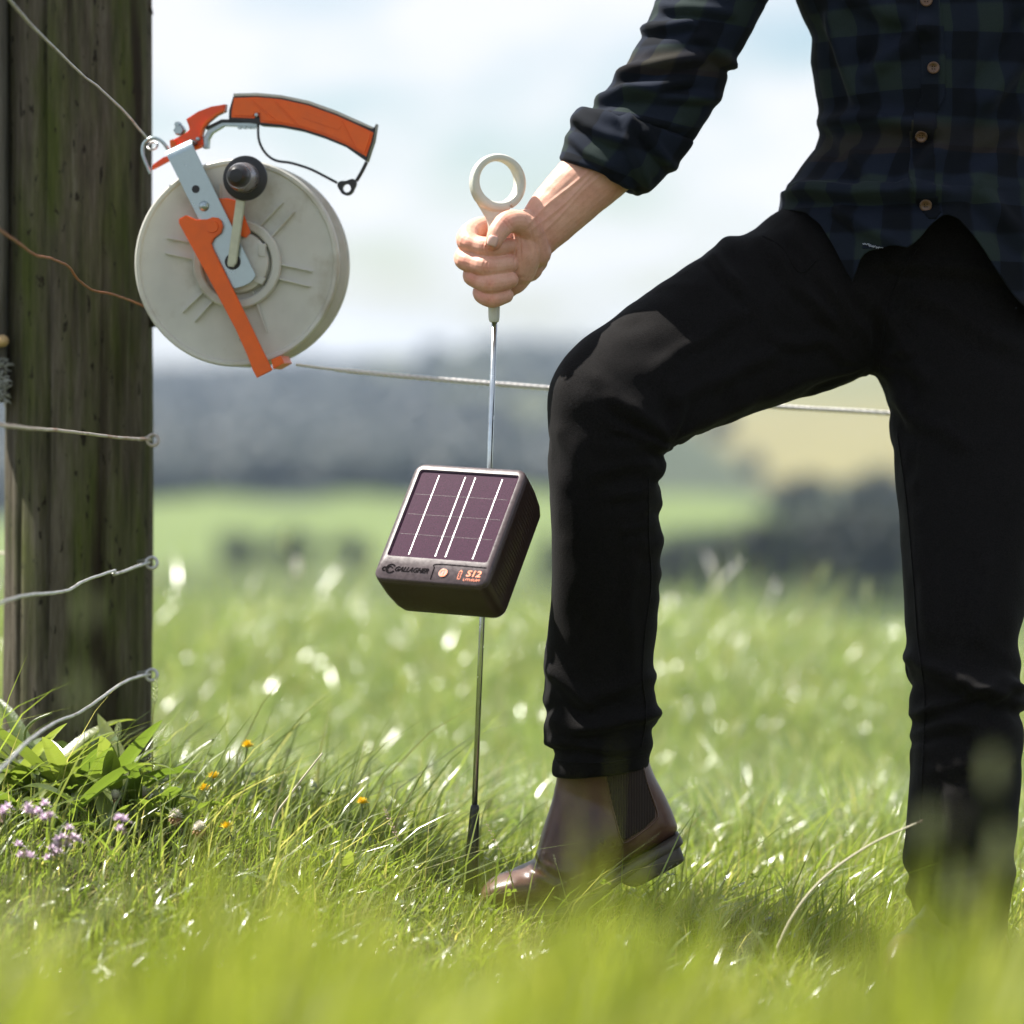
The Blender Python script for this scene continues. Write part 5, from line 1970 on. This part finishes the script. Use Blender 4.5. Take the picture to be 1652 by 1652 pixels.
plant_list = [
    (6, 1262, 4.62, 7, .15, 'plantain weed at the left frame edge by the post', None),
    (45, 1262, 4.60, 9, .16, 'tall-leaved plantain weed in front of the left side of the post', None),
    (82, 1268, 4.58, 9, .17, 'leafiest plantain weed before the middle of the post, one leaf pointing up right', None),
    (118, 1272, 4.58, 9, .15, 'pale glossy plantain weed before the post', None),
    (150, 1275, 4.56, 8, .15, 'plantain weed with large rounded leaf before the post', None),
    (188, 1275, 4.58, 7, .13, 'plantain weed carrying one upright green seed spike', (189, 1195, 4.57)),
    (220, 1278, 4.56, 7, .13, 'plantain weed before the right edge of the post', None),
    (262, 1300, 4.52, 6, .11, 'low plantain weed just right of the post', None),
    (30, 1310, 4.48, 7, .12, 'low plantain weed left among lilac flowers', None),
    (100, 1318, 4.46, 7, .12, 'low plantain weed in front of the post among clover', None),
    (175, 1322, 4.45, 6, .11, 'low plantain weed left of the white clover head', None),
    (560, 1385, 4.45, 5, .08, 'small broad-leaved weed left of the stake foot', None),
]
for i, (px, py, d, n, s, lab, sh) in enumerate(plant_list):
    plantain(px, py, d, n, s, lab, sh, 40 + i)


def flower(px, py, d, kind, label, seed=0, lean=0.0):
    r = random.Random(seed)
    top = P(px, py, d)
    gx = top.x - lean
    root = Vector((gx, d + r.uniform(-.01, .01), gz(gx, d) - .004))
    nm = {'clover': 'clover_flower', 'yellow': 'hawkbit_flower', 'lilac': 'lilac_flower'}[kind]
    o = empty(nm, root)
    tag(o, label, 'flower', {'clover': 'white clover heads', 'yellow': 'yellow hawkbit flowers', 'lilac': 'small lilac flowers'}[kind])
    q = catmull([tuple(root), tuple((root * .45 + top * .55) + Vector((r.uniform(-.01, .01), 0, .004))), tuple(top)], 6)
    me = mesh_from(*tube(q, [.0011] * len(q), 6)); float_attr(me, 'tint', [.45] * len(me.vertices))
    link('stem', me, MAT['broad_leaf'], o)

    def petals(n, R0, up0, up1, ln, wd, mat, name):
        v, f = [], []
        for i in range(n):
            a = i * 2.39996
            e = R(up0 + (up1 - up0) * (i / max(1, n - 1)))
            dr = Vector((math.cos(a) * math.cos(e), math.sin(a) * math.cos(e), math.sin(e)))
            sd = Vector((-math.sin(a), math.cos(a), 0))
            nn = dr.cross(sd)
            b = top + dr * R0
            L = ln * r.uniform(.8, 1.15)
            k = len(v)
            v += [b - sd * wd * .3, b + sd * wd * .3, b + dr * L * .6 + sd * wd * .5 + nn * L * .08, b + dr * L, b + dr * L * .6 - sd * wd * .5 + nn * L * .08]
            f.append((k, k + 1, k + 2, k + 3, k + 4))
        link(name, mesh_from(v, f), MAT[mat], o, smooth=False)

    if kind == 'clover':
        petals(70, .002, -5, 88, .0095, .0034, 'petal_white', 'petals')
        petals(34, .002, -85, -15, .0095, .0030, 'petal_brown', 'withered_petals')
    elif kind == 'yellow':
        petals(36, .001, 10, 75, .010, .0035, 'petal_yellow', 'petals')
        seed_head(top - Vector((0, 0, .008)), Vector((0, 0, 1)), .009, .003, 'seed_green', 14, o, 'calyx')
    else:
        for j in range(4):
            off = Vector((r.uniform(-.010, .010), r.uniform(-.01, .01), r.uniform(-.012, .006)))
            t0 = top
            top = t0 + off
            petals(10, .0005, -10, 70, .0085, .0055, 'petal_lilac', 'petals')
            top = t0
        seed_head(top - Vector((0, 0, .014)), Vector((0, 0, 1)), .012, .004, 'seed_pink', 16, o, 'calyx')
    return o


flower(283, 1318, 4.44, 'clover', 'white clover head with browning lower petals, sharp among grass', 1)
flower(322, 1338, 4.38, 'clover', 'smaller white clover head just right of the sharp one', 2)
flower(186, 1288, 4.52, 'clover', 'white clover head half hidden in leaves before the post', 3)
flower(232, 1282, 4.56, 'clover', 'pale clover head by the right edge of the post', 4)
flower(399, 1206, 4.62, 'yellow', 'taller yellow flower above the grass right of the post', 5, .03)
flower(330, 1276, 4.52, 'yellow', 'orange-yellow flower low in the grass right of the post', 6)
flower(584, 1297, 4.55, 'yellow', 'yellow flower bud leaning right on a slanted stem near the stake', 7, -.03)
flower(366, 1337, 4.42, 'yellow', 'tiny yellow flower low in the grass right of the clover', 8)
flower(345, 1256, 4.60, 'yellow', 'small pale yellow bud above the orange-yellow flower', 9)
for i, (px, py, d, lab) in enumerate([(52, 1302, 4.14, 'lilac flower cluster left of the twin by the post foot'), (78, 1306, 4.14, 'lilac flower cluster right of its twin before the post'), (112, 1343, 4.14, 'single vivid lilac flower right of the cluster'),
                                      (86, 1372, 4.20, 'lowest blurred lilac flower at the left'), (200, 1330, 4.14, 'lilac flower pair left of the white clover'), (4, 1308, 4.14, 'lilac flower cut by the left frame edge'),
                                      (98, 1352, 4.14, 'pale lilac flower between the vivid one and the lowest'), (40, 1368, 4.2, 'faint pinkish flower low at the far left')]):
    flower(px, py, d, 'lilac', lab, 20 + i)


def stalk(pts, label, head=None, rad=.0012, mat='broad_leaf', tint=.9, cat='grass stalk'):
    p3 = [P(*a) for a in pts]
    g0 = Vector((p3[0].x, p3[0].y, min(p3[0].z, gz(p3[0].x, p3[0].y)) - .004))
    o = empty('seed_stalk', g0)
    tag(o, label, cat, 'single grass stalks')
    q = catmull([tuple(g0)] + [tuple(p) for p in p3], 6)
    n = len(q)
    me = mesh_from(*tube(q, [rad * (1 - .6 * i / n) for i in range(n)], 6)); float_attr(me, 'tint', [tint] * len(me.vertices))
    link('stem', me, MAT[mat], o)
    if head:
        kind, L, rd, n = head
        ax = (p3[-1] - p3[-2]).normalized()
        seed_head(p3[-1] - ax * L * .15, ax, L, rd, kind, n, o)
    return o


stalk([(668, 1425, 4.45), (655, 1385, 4.45), (640, 1350, 4.45)], 'pinkish ryegrass head leaning left of the stake foot', ('seed_pink', .050, .0036, 34))
stalk([(832, 1455, 4.38), (820, 1400, 4.38), (803, 1365, 4.38)], 'thin pinkish seed stalk in front of the boot toe', ('seed_pink', .042, .0024, 26))
stalk([(640, 1400, 4.6), (672, 1345, 4.6), (690, 1337, 4.6)], 'brown plantain seed spike left of the stake', ('seed_dark', .016, .004, 26))
stalk([(770, 1400, 4.75), (778, 1320, 4.75), (786, 1303, 4.75)], 'blurred brown seed spike just right of the stake', ('seed_dark', .014, .004, 22))
stalk([(1150, 1470, 4.38), (1165, 1430, 4.38), (1176, 1405, 4.38)], 'small dark seed spike right of the raised heel', ('seed_dark', .022, .003, 26))
stalk([(920, 1480, 4.34), (905, 1420, 4.34), (897, 1393, 4.34)], 'fine stalk crossing the boot vamp', ('seed_green', .014, .0016, 16), .0009)
stalk([(930, 1470, 4.30), (990, 1400, 4.30), (1040, 1362, 4.30)], 'slanting green seed stalk crossing the boot heel', ('seed_green', .03, .0018, 26), .0009)
stalk([(246, 1250, 4.6), (246, 1170, 4.6), (249, 1130, 4.6)], 'pale grass head rising beside the right edge of the post', ('seed_green', .035, .005, 40))
stalk([(437, 1300, 4.9), (455, 1240, 4.9), (463, 1220, 4.9)], 'blurred dark seed spike right of the tall yellow flower', ('seed_dark', .014, .004, 22))
stalk([(1235, 1585, 4.2), (1272, 1490, 4.2), (1325, 1420, 4.2), (1400, 1365, 4.2), (1478, 1328, 4.2)], 'pale dry grass stalk leaning across the standing leg', ('seed_pink', .010, .0014, 10), .0021, 'dry_straw', 1.0)
stalk([(440, 1330, 4.45), (470, 1280, 4.45), (520, 1215, 4.45)], 'long pale grass blade slanting right of the yellow flowers', None, .0022, 'dry_straw', .97)
stalk([(60, 1240, 4.55), (40, 1190, 4.55), (52, 1165, 4.55), (84, 1150, 4.55)], 'single bright grass blade curling in front of the post', None, .003, 'broad_leaf', .6)
for i, (pts, L, rd, knd, lab) in enumerate([
    ([(1280, 1100, 8.0), (1300, 980, 8.0), (1322, 935, 8.0)], .05, .011, 'seed_green', 'blurred seed stalk on the bank leaning right between the legs'),
    ([(1395, 1100, 7.8), (1396, 1010, 7.8), (1398, 970, 7.8)], .06, .010, 'seed_green', 'pale blurred seed head on the bank beside the standing leg'),
    ([(1150, 1080, 7.8), (1142, 990, 7.8), (1150, 955, 7.8)], .05, .009, 'seed_green', 'blurred seed head on the bank right of the bent leg'),
    ([(455, 1080, 8.2), (462, 930, 8.2), (461, 890, 8.2)], .06, .012, 'seed_green', 'blurred seed head on the bank left of the solar box'),
    ([(480, 1080, 8.0), (483, 950, 8.0), (481, 925, 8.0)], .04, .011, 'petal_white', 'bright round blurred seed head on the bank under the reel'),
    ([(1590, 1640, 2.05), (1596, 1400, 2.05), (1600, 1265, 2.05)], .024, .0042, 'seed_green', 'very blurred foreground seed head before the standing shin'),
    ([(1480, 1640, 2.1), (1492, 1450, 2.1), (1497, 1355, 2.1)], .024, .0042, 'seed_green', 'very blurred foreground seed head before the trouser hem'),
    ([(1640, 1660, 2.0), (1625, 1500, 2.0), (1618, 1400, 2.0)], .026, .005, 'seed_green', 'very blurred foreground seed head at the right frame edge'),
    ([(1560, 1660, 2.0), (1552, 1540, 2.0), (1550, 1460, 2.0)], .026, .005, 'seed_green', 'very blurred foreground seed head over the standing boot'),
    ([(100, 1640, 2.0), (120, 1330, 2.0), (128, 1140, 2.0)], .022, .0042, 'seed_green', 'very blurred foreground seed head before the lower post'),
    ([(150, 1640, 2.1), (146, 1230, 2.1), (143, 1000, 2.1)], .020, .0040, 'seed_green', 'higher very blurred foreground seed head before the post'),
]):
    stalk(pts, lab, (knd, L, rd, 46), .0012 if pts[0][2] > 4 else .0007, 'broad_leaf', .7)
